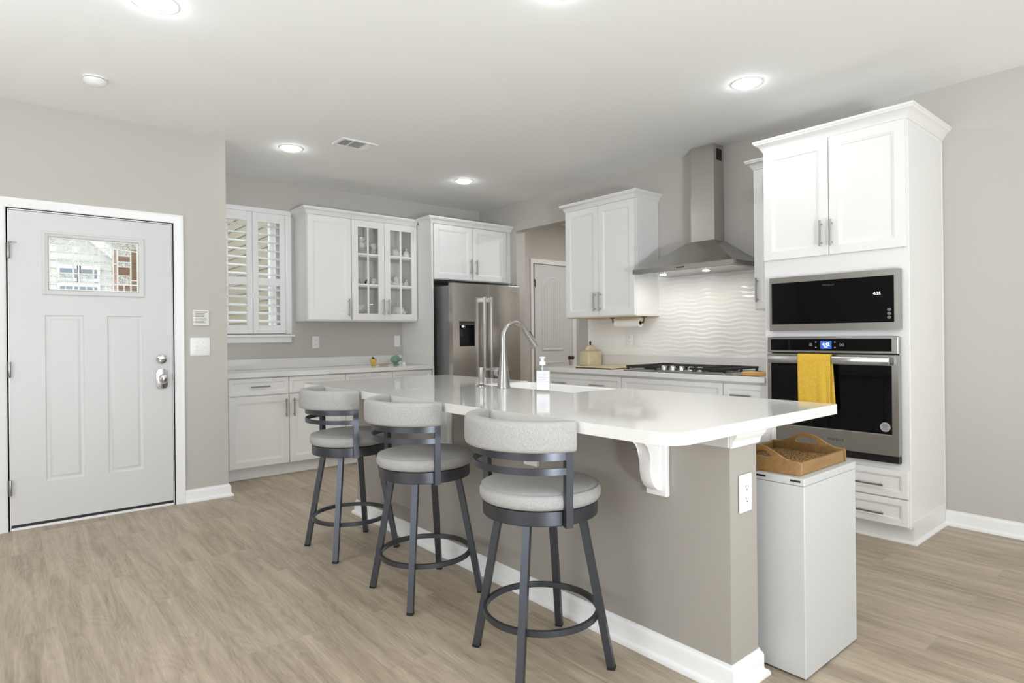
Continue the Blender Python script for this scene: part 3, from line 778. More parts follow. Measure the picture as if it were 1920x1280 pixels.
# ---- refrigerator
t = thing('refrigerator', 'stainless steel french-door refrigerator with water dispenser', 'refrigerator', (3.513, 5.120, 0), 0)
b = B(); b.box(0.012, 0.895, 0.075, 0.80, 0.02, 1.735, 0.004); b.done('body', FRSIDE, t)
b = B(); b.box(0.03, 0.88, 0.09, 0.70, 0.0, 0.02); b.done('foot', BLACK, t)
DZ0 = 0.66
b = B()
dx0, dx1, dz0, dz1 = 0.082, 0.276, 1.108, 1.332
for a in ((0.0, dx0, DZ0, 1.757), (dx1, 0.4475, DZ0, 1.757), (dx0, dx1, DZ0, dz0), (dx0, dx1, dz1, 1.757)): b.box(a[0], a[1], 0.0, 0.068, a[2], a[3])
b.box(dx0, dx1, 0.060, 0.068, dz0, dz1)
dl = b.done('door', STEELV, t)
b = B()
b.box(dx0 + 0.001, dx1 - 0.001, 0.055, 0.059, dz0, dz1); b.box(dx0 + 0.001, dx0 + 0.006, 0.0, 0.055, dz0, dz1); b.box(dx1 - 0.006, dx1 - 0.001, 0.0, 0.055, dz0, dz1)
b.box(dx0 + 0.006, dx1 - 0.006, 0.0, 0.055, dz1 - 0.006, dz1 - 0.001); b.box(dx0 + 0.006, dx1 - 0.006, 0.0, 0.055, dz0 + 0.001, dz0 + 0.006)
dd = b.done('water_dispenser', BLACK, dl)
b = B(); b.box(dx0, dx1, -0.003, -0.0005, dz1 + 0.003, dz1 + 0.034); b.done('control_strip', mat('dispenser_strip', (92, 88, 82), 0.3, 0.5), dl)
b = B()
for k in range(6): b.box(dx0 + 0.010 + k * 0.029, dx0 + 0.030 + k * 0.029, -0.0045, -0.0032, dz1 + 0.014, dz1 + 0.022)
b.done('button', BLACK, dl)
b = B(); b.lathe([(0.030, -0.02), (0.030, 0.0), (0.018, 0.004), (0, 0.004)], (dx0 + 0.062, 0.028, dz1 - 0.012), 18); b.done('nozzle', CHROME, dl)
b = B(); b.box(dx0 + 0.035, dx0 + 0.075, 0.045, 0.053, dz0 + 0.10, dz1 - 0.045, 0.003); b.done('paddle', mat('dark_grey_plastic', (60, 58, 56), 0.4), dl)
b = B(); b.box(0.4515, 0.906, 0.0, 0.068, DZ0, 1.757, 0.006, 2); dr = b.done('door', STEELV, t)
b = B(); b.box(0.0, 0.906, 0.0, 0.068, 0.07, DZ0 - 0.006, 0.006, 2); fz = b.done('freezer_drawer', STEELV, t)
b = B(); b.box(0.06, 0.846, -0.055, -0.035, 0.585, 0.605, 0.004, 2)
for x in (0.09, 0.816): b.box(x - 0.012, x + 0.012, -0.036, 0.0, 0.585, 0.605)
b.done('handle', CHROME, fz)
for par, x in ((dl, 0.369), (dr, 0.456)):
    b = B(); b.box(x - 0.013, x + 0.013, -0.070, -0.046, 0.70, 1.622, 0.006, 3)
    for z in (0.73, 1.590): b.box(x - 0.010, x + 0.010, -0.047, 0.001, z - 0.022, z + 0.022)
    b.done('handle', SATIN, par)
b = B(); b.box(0.785, 0.880, -0.003, -0.0005, 1.688, 1.704); b.done('badge', CHROME, dr)
for x in (0.03, 0.85):
    b = B(); b.box(x, x + 0.03, 0.02, 0.12, 1.7575, 1.772, 0.004); b.done('hinge_cover', BLACK, t)

# ------------------------------------------------------------------ right wall (faces -x): local x = towards the viewer, local y = into the wall
# ---- upper cabinet with the paper towel
t = thing('upper_cabinet', 'white two-door upper cabinet between pantry opening and range hood', 'cabinet', (4.184, 4.172, 0), -90)
w, dp = 0.836, XR - 4.184 - 0.003
b = B(); b.box(0, w, 0.021, dp, 1.374, 2.405); b.done('carcass', CAB, t)
b = B(); b.box(0.004, w - 0.004, 0.024, dp - 0.004, 1.369, 1.3738); b.done('underside', MAPLE, t)
front(t, 'cabinet_door', 0.003, 0.4165, 1.380, 2.388, pulls=[(0.383, 1.512, True)])
front(t, 'cabinet_door', 0.4205, w - 0.003, 1.380, 2.388, pulls=[(0.449, 1.512, True)])
b = B(); b.panel(0.01, dp - 0.03, 1.385, 2.385, [(0, 0.0015), (0, 0.0), (0.001, -0.001), (0.016, -0.001), (0.018, 0.0), (0.018, 0.0012)]); b.move(Matrix.Translation((w + 0.0015, 0.028, 0)) @ Matrix.Rotation(R(90), 4, 'Z')); b.done('side_panel', CAB, t)
crown(t, w, dp, 2.392)
# ---- narrow upper between hood and ovens
t = thing('narrow_upper_cabinet', 'narrow white upper cabinet beside the tall oven cabinet', 'cabinet', (4.184, 2.252, 0), -90)
w = 2.252 - 2.019
b = B(); b.box(0, w, 0.021, dp, 1.374, 2.405); b.done('carcass', CAB, t)
front(t, 'cabinet_door', 0.003, w - 0.003, 1.384, 2.388, pulls=[(0.030, 1.52, True)])
crown(t, w, dp, 2.392, right=False)
# ---- base cabinets on the right wall, face x = 3.910
def right_base(y0, y1, label, drawers):
    t = thing('base_cabinet', label, 'cabinet', (3.910, y0, 0), -90)
    w = y0 - y1; dp = XR - 3.91 - 0.003
    q = B(); q.box(0, w, 0.021, dp, 0.105, 0.874); q.done('carcass', CAB, t)
    q = B(); q.box(0.0, w, 0.085, 0.10, 0.0, 0.105); q.box(0.0, w, 0.071, 0.085, 0.0, 0.018, 0.004); q.done('toe_kick', CAB, t)
    front(t, 'drawer', 0.003, w - 0.003, 0.700, 0.858, 0.036, pulls=[(y0 - y, 0.782, False) for y in drawers])
    if w > 0.5:
        front(t, 'cabinet_door', 0.003, w / 2 - 0.002, 0.112, 0.692, pulls=[(w / 2 - 0.035, 0.58, True)])
        front(t, 'cabinet_door', w / 2 + 0.002, w - 0.003, 0.112, 0.692, pulls=[(w / 2 + 0.035, 0.58, True)])
    else:
        front(t, 'cabinet_door', 0.003, w - 0.003, 0.112, 0.692, pulls=[(0.04, 0.58, True)])
    return t
right_base(4.190, 3.2675, 'white base cabinet below the cream jar, its wide drawer with two pulls', (3.977, 3.520))
right_base(3.2655, 2.346, 'white base cabinet directly below the gas cooktop, no drawer pull', ())
right_base(2.344, 2.022, 'narrow white base cabinet between cooktop and ovens', (2.195,))
worktop([(3.884, 2.021), (XR - 0.002, 2.021), (XR - 0.002, 4.205), (3.884, 4.205)], 0.876, 0.915, 'countertop',
        'white quartz countertop holding the gas cooktop', [(XR - 0.024, XR - 0.002, 2.021, 4.205, 0.9155, 1.018)])
# ---- wavy tile
def wavy(y0, y1, z0, z1, name, base_x=XR - 0.001):
    q = B(); ny = max(2, int((y1 - y0) / 0.012)); nz = max(2, int((z1 - z0) / 0.0035)); g = []
    for i in range(nz + 1):
        z = z0 + (z1 - z0) * i / nz; row = []
        for j in range(ny + 1):
            y = y0 + (y1 - y0) * j / ny
            ph = z + 0.007 * math.sin(y * 2 * math.pi / 0.27 + 5.0 * math.sin(z * 3.1)) + 0.003 * math.sin(y * 2 * math.pi / 0.41 + z * 37)
            f = (ph / 0.036) % 1.0
            hgt = f / 0.72 if f < 0.72 else (1 - f) / 0.28
            hgt = hgt * hgt * (3 - 2 * hgt)
            row.append(q.bm.verts.new((base_x - 0.009 - 0.0024 * hgt, y, z)))
        g.append(row)
    for i in range(nz):
        for j in range(ny): q.bm.faces.new((g[i][j], g[i][j + 1], g[i + 1][j + 1], g[i + 1][j]))
    bb = q.bm
    edge = [g[0][j] for j in range(ny + 1)] + [g[i][ny] for i in range(1, nz + 1)] + [g[nz][j] for j in range(ny - 1, -1, -1)] + [g[i][0] for i in range(nz - 1, 0, -1)]
    bk = [bb.verts.new((base_x, v.co.y, v.co.z)) for v in edge]
    for i in range(len(edge)):
        k = (i + 1) % len(edge); bb.faces.new((edge[i], edge[k], bk[k], bk[i]))
    return q.done(name, TILE, ang=60)
struct(wavy(2.021, 4.200, 1.0185, 1.3675, 'wall_tile_low'), 'white wavy tile backsplash below the upper cabinets', 'backsplash')
struct(wavy(2.2535, 3.3345, 1.3675, 1.742, 'wall_tile_high'), 'white wavy tile backsplash below the range hood', 'backsplash')

# ---- range hood
t = thing('range_hood', 'stainless steel wall-mounted range hood with a slim chimney', 'range hood', (4.034, 3.236, 0), -90)
w = 3.236 - 2.326; dh = XR - 4.034 - 0.002
c0, c1, cyf = 3.236 - 2.905, 3.236 - 2.690, 4.385 - 4.034
b = B()
lip = [(0, 0), (w, 0), (w, dh), (0, dh)]; topr = [(c0 - 0.012, cyf - 0.030), (c1 + 0.012, cyf - 0.030), (c1 + 0.012, dh), (c0 - 0.012, dh)]
def lerp(a, c, f): return [(p[0] + (q[0] - p[0]) * f, p[1] + (q[1] - p[1]) * f) for p, q in zip(a, c)]
st = [(lip, 1.710), (lip, 1.746)] + [(lerp(lip, topr, f), 1.746 + (1.962 - 1.746) * (f ** 1.12)) for f in (0.02, 0.25, 0.5, 0.75, 1.0)]
b.rows([[(x, y, z) for x, y in r] for r, z in st])
cn = b.done('canopy', STEELH, t, ang=20)
b = B(); b.box(c0, c1, cyf, dh, 1.960, 2.33); b.done('chimney', STEELV, t)
b = B(); b.box(c0 + 0.003, c1 - 0.003, cyf + 0.003, dh, 2.33, H - 0.001); ch = b.done('chimney_extension', STEELV, t)
b = B(); b.box(c1 - 0.0025, c1 - 0.0005, cyf + 0.045, cyf + 0.118, 2.615, 2.705)
b.done('vent_grille', mat('dark_grille', (46, 44, 41), 0.5, 0.5), ch)
b = B(); b.box(0.02, w - 0.02, 0.02, dh - 0.02, 1.7075, 1.7098); b.done('filter', STEEL, t)
for yy in (3.069, 2.666):
    b = B(); b.lathe([(0.036, 0.0), (0.036, -0.004), (0.030, -0.006)], (3.236 - yy, 4.225 - 4.034, 1.7074), 22, cap=False)
    f = b.done('light_rim', CHROME, t)
    b = B(); b.lathe([(0.030, -0.003), (0.022, -0.0065), (0, -0.008)], (3.236 - yy, 4.225 - 4.034, 1.7074), 22); b.done('light_lens', HLENS, f)
b = B()
for k in range(4): b.lathe([(0.006, 0.0), (0.006, 0.004), (0, 0.005)], (3.236 - 2.80 + k * 0.0195, 0.0, 1.728), 12, axis='y')
b.done('buttons', BLACK, cn)

# ---- tall oven cabinet
t = thing('oven_cabinet', 'tall white cabinet holding the microwave and the wall oven', 'cabinet', (3.870, 2.016, 0), -90)
w = 2.016 - 1.184; dp = XR - 3.87 - 0.003
b = B()
b.box(0, 0.018, 0.021, dp, 0.10, 2.41); b.box(w - 0.018, w, 0.021, dp, 0.10, 2.41); b.box(w - 0.018, w, 0.085, dp, 0.0, 0.10)
b.box(0.018, w - 0.018, dp - 0.01, dp, 0.10, 2.41)
b.box(0.018, w - 0.018, 0.040, dp - 0.01, 1.70, 2.41); b.box(0.018, w - 0.018, 0.040, dp - 0.01, 0.10, 0.44)
b.box(0.018, w - 0.018, 0.040, dp - 0.01, 1.188, 1.208)
b.box(0.018, 0.046, 0.021, 0.040, 0.10, 2.41); b.box(w - 0.046, w - 0.018, 0.021, 0.040, 0.10, 2.41)
for z0, z1 in ((1.556, 2.41), (1.183, 1.226), (0.10, 0.475)): b.box(0.046, w - 0.046, 0.021, 0.040, z0, z1)
b.done('carcass', CAB, t)
front(t, 'cabinet_door', 0.004, 0.4135, 1.684, 2.400, pulls=[(0.376, 1.817, True)])
front(t, 'cabinet_door', 0.4185, w - 0.004, 1.684, 2.400, pulls=[(0.437, 1.815, True)])
for z0, z1 in ((0.270, 0.427), (0.112, 0.262)):
    front(t, 'drawer', 0.004, w - 0.004, z0, z1, 0.036, pulls=[(2.016 - 1.384, (z0 + z1) / 2 - 0.012, False), (2.016 - 1.816, (z0 + z1) / 2 - 0.012, False)])
b = B(); b.box(0, w - 0.0185, 0.085, 0.10, 0.0, 0.10)
b.sweep([(0.0, 0.085), (w + 0.0, 0.085), (w + 0.0, dp)], [(0, 0), (0.016, 0), (0.016, 0.006), (0.010, 0.014), (0, 0.019)]); b.done('toe_kick', CAB, t)
b = B(); b.panel(0.012, dp - 0.028, 0.115, 2.395, [(0, 0.0018), (0, 0.0), (0.001, -0.001), (0.017, -0.001), (0.019, 0.0), (0.019, 0.0014)]); b.move(Matrix.Translation((w + 0.0018, 0.024, 0)) @ Matrix.Rotation(R(90), 4, 'Z')); b.done('side_panel', CAB, t)
b = B(); b.sweep([(0.0, 0.255), (0.0, 0.016), (w, 0.016), (w, dp)], [(o * 1.06, 2.404 + h * 1.08) for o, h in CROWN]); b.box(0.002, w - 0.002, 0.02, dp, 2.43, 2.45); b.done('crown_molding', CAB, t)

# ---- microwave
X0 = 2.016
t = thing('microwave_oven', 'built-in stainless microwave with a black glass door above the oven', 'microwave', (3.850, X0, 0), -90)
a0, a1, z0, z1 = X0 - 1.966, X0 - 1.2145, 1.222, 1.565
g0, g1, h0, h1 = X0 - 1.951, X0 - 1.2415, 1.264, 1.529
b = B(); b.box(a0 + 0.012, a1 - 0.026, 0.042, 0.45, 1.232, 1.552); b.done('body', BLACK, t)
b = B()
for q in ((a0, g0, z0, z1), (g1, a1, z0, z1), (g0, g1, z0, h0), (g0, g1, h1, z1)): b.box(q[0], q[1], 0.0, 0.040, q[2], q[3])
b.done('trim_frame', STEELH, t)
b = B(); b.prism([(g0 + 0.001, h0 + 0.008), (g0 + 0.008, h0 + 0.001), (g1 - 0.008, h0 + 0.001), (g1 - 0.001, h0 + 0.008), (g1 - 0.001, h1 - 0.008), (g1 - 0.008, h1 - 0.001), (g0 + 0.008, h1 - 0.001), (g0 + 0.001, h1 - 0.008)], 'y', 0.004, 0.030)
gd = b.done('door', BLKGL, t)
b = B(); b.text('4:35', 0.024, Matrix.Translation((X0 - 1.330, 0.0032, 1.430)) @ FRONT); b.done('clock_digits', GLOWTX, gd)
b = B(); b.text('Whirlpool', 0.017, Matrix.Translation((X0 - 1.60, 0.0032, 1.498)) @ FRONT); b.done('brand_lettering', mat('faint_lettering', (70, 72, 76), 0.5), gd)
b = B()
for z in (1.335, 1.313, 1.291):
    b.tube([(X0 - 1.268 + 0.009 * math.cos(R(45 * k)), 0.003, z + 0.007 * math.sin(R(45 * k))) for k in range(8)], 0.0014, 6, loop=True)
    b.box(X0 - 1.268 - 0.004, X0 - 1.268 + 0.004, 0.0025, 0.0038, z - 0.0015, z + 0.0015)
b.done('touch_icons', ICON, gd)

# ---- wall oven
t = thing('wall_oven', 'stainless built-in wall oven with a yellow towel on its handle', 'oven', (3.840, X0, 0), -90)
a0, a1 = X0 - 1.978, X0 - 1.221
b = B(); b.box(a0 + 0.016, a1 - 0.016, 0.052, 0.56, 0.480, 1.174); b.done('body', BLACK, t)
b = B(); b.box(a0, a1, 0.0, 0.050, 1.084, 1.1805, 0.003); cpn = b.done('control_panel', STEELH, t)
b = B(); b.box(X0 - 1.953, X0 - 1.2535, -0.003, 0.0, 1.098, 1.170); b.done('panel_glass', BLKGL, cpn)
b = B(); b.box(X0 - 1.640, X0 - 1.575, -0.0045, -0.0032, 1.110, 1.158); b.done('display_screen', SCREEN, cpn)
b = B(); b.text('4:42', 0.025, Matrix.Translation((X0 - 1.6075, -0.0052, 1.137)) @ FRONT); b.text('Clock', 0.009, Matrix.Translation((X0 - 1.6075, -0.0052, 1.121)) @ FRONT); b.done('clock_digits', GLOWTX, cpn)
b = B()
for yy in (1.668, 1.556):
    for zz in (1.150, 1.118): b.box(X0 - yy - 0.004, X0 - yy + 0.004, -0.0042, -0.0032, zz - 0.003, zz + 0.003)
for k in range(3): b.box(X0 - 1.706, X0 - 1.690, -0.0042, -0.0032, 1.128 + k * 0.006, 1.1305 + k * 0.006)
for dx in (0, 0.014): b.tube([(X0 - 1.524 + dx + 0.005 * math.cos(R(60 * k)), -0.0035, 1.134 + 0.008 * math.sin(R(60 * k))) for k in range(6)], 0.0011, 6, loop=True)
b.done('touch_icons', ICON, cpn)
b = B()
g0, g1, h0, h1 = X0 - 1.954, X0 - 1.2535, 0.627, 1.017
for q in ((a0, g0, 0.508, 1.077), (g1, a1, 0.508, 1.077), (g0, g1, 0.508, h0), (g0, g1, h1, 1.077)): b.box(q[0], q[1], 0.0, 0.050, q[2], q[3])
od = b.done('door', STEELH, t)
b = B(); b.box(g0 + 0.0005, g1 - 0.0005, 0.004, 0.048, h0 + 0.0005, h1 - 0.0005); b.done('door_glass', BLKGL, od)
b = B(); b.box(g0, g1, -0.0025, 0.0, h0 - 0.006, h0 + 0.001); b.done('glass_trim', CHROME, od)
b = B(); b.box(X0 - 1.954, X0 - 1.250, -0.050, -0.036, 1.022, 1.066, 0.004, 2)
for x in (X0 - 1.93, X0 - 1.274): b.box(x - 0.012, x + 0.012, -0.037, 0.0, 1.03, 1.058)
b.done('handle', CHROME, od)
b = B(); b.text('Whirlpool', 0.022, Matrix.Translation((X0 - 1.560, -0.0008, 0.566)) @ FRONT); b.done('brand_lettering', INK, od)
b = B(); b.lathe([(0.027, 0.0), (0.027, 0.0006), (0, 0.0006)], (X0 - 1.290, 0.0035, 0.668), 28, axis='y'); stk = b.done('sticker', mat('silver_sticker', (168, 168, 166), 0.5), od)
b = B()
for k, (L, z) in enumerate(((0.026, 0.681), (0.036, 0.674), (0.022, 0.666), (0.036, 0.656))):
    n = max(3, int(L / 0.006))
    for j in range(n): b.box(X0 - 1.290 - L / 2 + j * L / n, X0 - 1.290 - L / 2 + (j + 0.78) * L / n, 0.0022, 0.0029, z - 0.0016, z + 0.0016)
b.done('sticker_print', INK, od)
b = B(); b.box(a0 + 0.004, a1 - 0.002, 0.010, 0.050, 0.466, 0.504)
for k in range(22): b.box(a0 + 0.12 + k * 0.024, a0 + 0.134 + k * 0.024, 0.008, 0.010, 0.482, 0.486)
b.done('vent_trim', BLACK, t)
# ---- towel over the oven handle
def towel():
    q = B(); rings = []
    hx = 3.840 - 0.043
    y0, y1 = 1.757, 1.561
    path = []
    for z in [0.775 + 0.0275 * k for k in range(11)]: path.append((-0.0135, z, 0))
    for k in range(7):
        a = R(180 - 30 * k); path.append((0.0135 * math.cos(a), 1.060 + 0.0145 * math.sin(a) + 0.004, 0))
    for z in [1.05 - 0.031 * k for k in range(11)]: path.append((0.0135, z, 1))
    for i, (dx, z, bk) in enumerate(path):
        f = max(0.0, min(1.0, (1.06 - z) / 0.3)); ring = []
        n = 26
        for j in range(n + 1):
            u = j / n
            yy = y0 + (y1 - y0) * u - (0.020 * f * u if bk else 0.0) - 0.004 * f * (1 - u)
            fold = 0.010 * f * math.sin(max(0.0, (u - 0.55) / 0.45) * math.pi * 1.5) + 0.003 * f * math.sin(u * 11 + z * 6)
            ring.append((hx + dx + (-abs(fold) * 0.8 if not bk else 0.006 * f * math.sin(u * 5)), yy, z - (0.012 * u * f if not bk else 0.0)))
        rings.append(ring)
    q.rows(rings, closed=False)
    o = q.done('hand_towel', TOWEL, ang=80, flip=False)
    md = o.modifiers.new('thick', 'SOLIDIFY'); md.thickness = 0.005; md.offset = 1.0 if False else 0.0
    return o
tag(towel(), 'mustard yellow terry towel hanging from the oven handle', 'towel')

# ------------------------------------------------------------------ cooktop and things on the right countertop
t = thing('gas_cooktop', 'five-burner gas cooktop with black grates and front knobs', 'cooktop', (3.922, 3.255, 0.9155), -90)
w = 0.915
b = B(); b.box(0, w, 0, 0.53, 0.0, 0.010, 0.003); b.box(0.02, w - 0.02, 0.02, 0.51, 0.010, 0.012); b.done('base_plate', STEEL, t)
for x, y, r in ((0.16, 0.15, 0.036), (0.16, 0.38, 0.045), (0.457, 0.33, 0.06), (0.755, 0.15, 0.045), (0.755, 0.38, 0.036)):
    b = B(); b.lathe([(r * 1.25, 0.0121), (r * 1.2, 0.02), (r, 0.022), (r, 0.028), (r * 0.85, 0.031), (0, 0.031)], (x, y, 0), 22); b.done('burner', IRON, t)
def grate(x0, x1, y0, y1, cut=None):
    q = B(); z0, z1 = 0.027, 0.043; tt = 0.014
    q.box(x0, x1, y1 - tt, y1, z0, z1, 0.002); q.box(x0, x0 + tt, y0, y1 - tt, z0, z1, 0.002); q.box(x1 - tt, x1, y0, y1 - tt, z0, z1, 0.002)
    if cut is None: q.box(x0 + tt, x1 - tt, y0, y0 + tt, z0, z1, 0.002)
    n = 9
    for k in range(1, n):
        y = y0 + (y1 - y0) * k / n; q.box(x0 + tt, x0 + (x1 - x0) * 0.40, y - 0.004, y + 0.004, z0 + 0.004, z1); q.box(x1 - (x1 - x0) * 0.40, x1 - tt, y - 0.004, y + 0.004, z0 + 0.004, z1)
    q.box(x0 + tt, x1 - tt, (y0 + y1) / 2 - 0.005, (y0 + y1) / 2 + 0.005, z0, z1)
    if cut is not None: q.tube([(x0 + tt / 2, y0, 0.035), (x0 + (x1 - x0) * 0.2, y0 + 0.03, 0.035), (x1 - (x1 - x0) * 0.2, y0 + 0.03, 0.035), (x1 - tt / 2, y0, 0.035)], 0.007, 8)
    for x in (x0 + 0.006, x1 - 0.006):
        for y in (y0 + 0.02, (y0 + y1) / 2, y1 - 0.02): q.box(x - 0.006, x + 0.006, y - 0.008, y + 0.008, 0.0102, z0)
    q.done('grate', IRON, t)
grate(0.015, 0.300, 0.02, 0.515); grate(0.310, 0.605, 0.130, 0.515, 1); grate(0.615, 0.900, 0.02, 0.515)
for k in range(5):
    x = 3.255 - 2.885 + k * 0.080; y = 0.048
    b = B(); b.lathe([(0.026, 0.0121), (0.027, 0.016), (0.023, 0.018), (0.022, 0.042), (0.019, 0.047), (0, 0.047)], (x, y, 0), 20); b.box(x - 0.004, x + 0.004, y - 0.020, y + 0.016, 0.036, 0.050, 0.002); b.done('knob', CHROME, t)

t = thing('cookie_jar', 'cream square ceramic jar with a black finial on its lid', 'jar', (4.405, 4.062, 0.9155), -12)
b = B()
def rsq(h, z, n=5, k=0.25):
    r = h * k; pts = []
    for cx, cy2, a0 in ((h - r, h - r, 0), (-h + r, h - r, 90), (-h + r, -h + r, 180), (h - r, -h + r, 270)):
        for j in range(n): a = R(a0 + 90 * j / (n - 1)); pts.append((cx + r * math.cos(a), cy2 + r * math.sin(a), z))
    return pts
b.rows([rsq(0.074, 0.0), rsq(0.080, 0.006), rsq(0.082, 0.05), rsq(0.083, 0.115), rsq(0.080, 0.130), rsq(0.068, 0.140, k=0.4), rsq(0.056, 0.144, k=0.8)]); b.done('body', CREAM, t)
b = B(); b.lathe([(0.054, 0.1445), (0.056, 0.150), (0.052, 0.165), (0.040, 0.184), (0.024, 0.196), (0.010, 0.199), (0, 0.199)]); l = b.done('lid', CREAM, t)
b = B(); b.lathe([(0.012, 0.198), (0.008, 0.206), (0.006, 0.212), (0.009, 0.218), (0.006, 0.226), (0.008, 0.232), (0, 0.240)], n=14)
b.box(-0.016, 0.016, -0.004, 0.004, 0.217, 0.224, 0.002); b.done('finial', DARKMET, l)

t = thing('cutting_board', 'pale wooden board lying flat left of the cooktop', 'board', (4.30, 3.66, 0.9155), -90)
b = B(); b.box(-0.215, 0.215, -0.30, 0.20, 0.004, 0.012, 0.003); b.done('board', BOARDW, t)
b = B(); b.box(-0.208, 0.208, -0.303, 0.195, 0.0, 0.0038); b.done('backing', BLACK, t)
t = thing('spatula', 'flat spatula with a light wooden handle right of the cooktop', 'utensil', (3.945, 2.165, 0.9155), 0)
b = B(); b.rows([[(x + sx * h, y, 0.016 + sz * v) for sx, sz in ((-1, -0.6), (-0.6, -1), (0.6, -1), (1, -0.6), (1, 0.6), (0.6, 1), (-0.6, 1), (-1, 0.6))] for x, y, h, v in ((0, -0.125, 0.012, 0.008), (0, -0.12, 0.019, 0.013), (0, 0.0, 0.021, 0.0155), (0, 0.045, 0.016, 0.012), (0, 0.055, 0.010, 0.009))]); b.done('handle', HANDLEW, t)
b = B(); b.tube([(0, 0.056, 0.016), (0, 0.10, 0.012), (-0.004, 0.128, 0.006)], [0.007, 0.005, 0.004], 10); b.box(-0.020, 0.012, 0.120, 0.168, 0.0005, 0.0025); b.done('blade', STEEL, t)

# paper towel under the cabinet
t = thing('paper_towel_holder', 'dark bracket under the upper cabinet carrying a paper towel roll', 'holder', (4.360, 3.556, 1.3688), -90)
b = B()
for s in (-1, 1):
    b.box(s * 0.182 - 0.014, s * 0.182 + 0.014, -0.02, 0.02, -0.008, 0.0, 0.002)
    b.tube([(s * 0.182, 0, -0.006), (s * 0.180, 0, -0.03), (s * 0.166, 0, -0.055)], [0.008, 0.006, 0.011], 10)
b.tube([(-0.166, 0, -0.055), (0.166, 0, -0.055)], 0.005, 10)
b.done('bracket', BRONZE, t)
r = thing('paper_towel_roll', 'white paper towel roll hanging below the upper cabinet', 'paper towel', (4.360, 3.556, 1.3138), -90)
b = B(); b.lathe([(0.019, -0.140), (0.038, -0.140), (0.0395, -0.138), (0.0395, 0.138), (0.038, 0.140), (0.019, 0.140), (0.019, -0.140)], axis='x', n=28, cap=False); b.done('paper', PAPER, r)
b = B(); b.lathe([(0.0185, -0.139), (0.0165, -0.139), (0.0165, 0.139), (0.0185, 0.139), (0.0185, -0.139)], axis='x', n=22, cap=False); b.done('core', mat('cardboard', (120, 98, 74), 0.9), r)

# ------------------------------------------------------------------ wall plates
def duplex(name, label, loc, rz, kind='outlet', wide=0.072, ht=0.122, group=None):
    t = thing(name, label, 'outlet' if kind == 'outlet' else 'switch', loc, rz, group)
    q = B(); q.box(-wide / 2, wide / 2, -0.007, 0.0, -ht / 2, ht / 2, 0.003, 2); q.done('plate', WHPL, t)
    if kind == 'outlet':
        for s in (-1, 1):
            q = B(); q.prism([(0.016 * max(-1, min(1, 1.25 * math.cos(R(20 * k)))), s * 0.0205 + 0.0155 * math.sin(R(20 * k))) for k in range(18)], 'y', -0.010, -0.0072); rc = q.done('receptacle', WHPL, t)
            q = B(); q.box(-0.0075, -0.0050, -0.0106, -0.0101, s * 0.0205 - 0.001, s * 0.0205 + 0.008); q.box(0.0050, 0.0075, -0.0106, -0.0101, s * 0.0205 - 0.001, s * 0.0205 + 0.007); q.lathe([(0.0026, 0.0101), (0.0026, 0.0106), (0, 0.0106)], (0, 0, s * 0.0205 - 0.008), 10, axis='y'); q.done('slots', SLOT, rc)
    else:
        n = 2 if wide > 0.1 else 1
        for k in range(n):
            x = (k - (n - 1) / 2) * 0.046
            q = B(); q.box(x - 0.0055, x + 0.0055, -0.0078, -0.0071, -0.0125, 0.0125, 0.0005); q.box(x - 0.004, x + 0.004, -0.019, -0.0072, 0.0 if k % 2 == 0 else -0.010, 0.010 if k % 2 == 0 else 0.0, 0.001); q.done('toggle', WHPL, t)
        q = B()
        for k in range(n):
            for s in (-1, 1): q.lathe([(0.003, 0.0071), (0.003, 0.0078), (0, 0.0078)], ((k - (n - 1) / 2) * 0.046, 0, s * 0.030), 8, axis='y')
        q.done('screws', mat('white_screw', (205, 205, 205), 0.4), t)
    return t
duplex('wall_outlet', 'white outlet on the wall below the single-door upper cabinet', (2.443, YB - 0.001, 1.165), 0)
duplex('light_switch', 'white single switch plate on the wall near the fridge panel', (3.377, YB - 0.001, 1.165), 0, 'switch')
duplex('wall_outlet', 'white outlet on the tile below the paper towel roll', (XR - 0.0142, 3.666, 1.164), -90, wide=0.078)
duplex('light_switch', 'white switch plate on the wavy tile beside an outlet', (XR - 0.0142, 3.570, 1.164), -90, 'switch', wide=0.080)
duplex('light_switch', 'white two-toggle switch plate right of the entry door', (1.142, YD - 0.001, 1.151), 0, 'switch', 0.134, 0.134)
duplex('wall_outlet', 'white outlet on the end of the island wall', (1.962, 1.0985, 0.657), 0, wide=0.080, ht=0.130)
t = thing('wall_plaque', 'small square plaque with lines of dark lettering above the light switch', 'sign', (1.149, YD - 0.001, 1.367), 0)
b = B(); b.box(-0.055, 0.055, -0.014, 0.0, -0.057, 0.057, 0.002); b.done('plaque', mat('plaque_white', (226, 225, 220), 0.6), t)
b = B()
rs = random.Random(3)
for k in range(8):
    z = 0.043 - k * 0.0115; hgt = 0.0032 if k else 0.0045
    x = -0.046 if k == 0 else -0.038; xe = 0.046 if k == 0 else rs.uniform(0.022, 0.04)
    while x < xe:
        wl = rs.uniform(0.005, 0.013); b.box(x, min(x + wl, xe), -0.0148, -0.0142, z - hgt / 2, z + hgt / 2); x += wl + 0.003
b.done('lettering', INK, t)

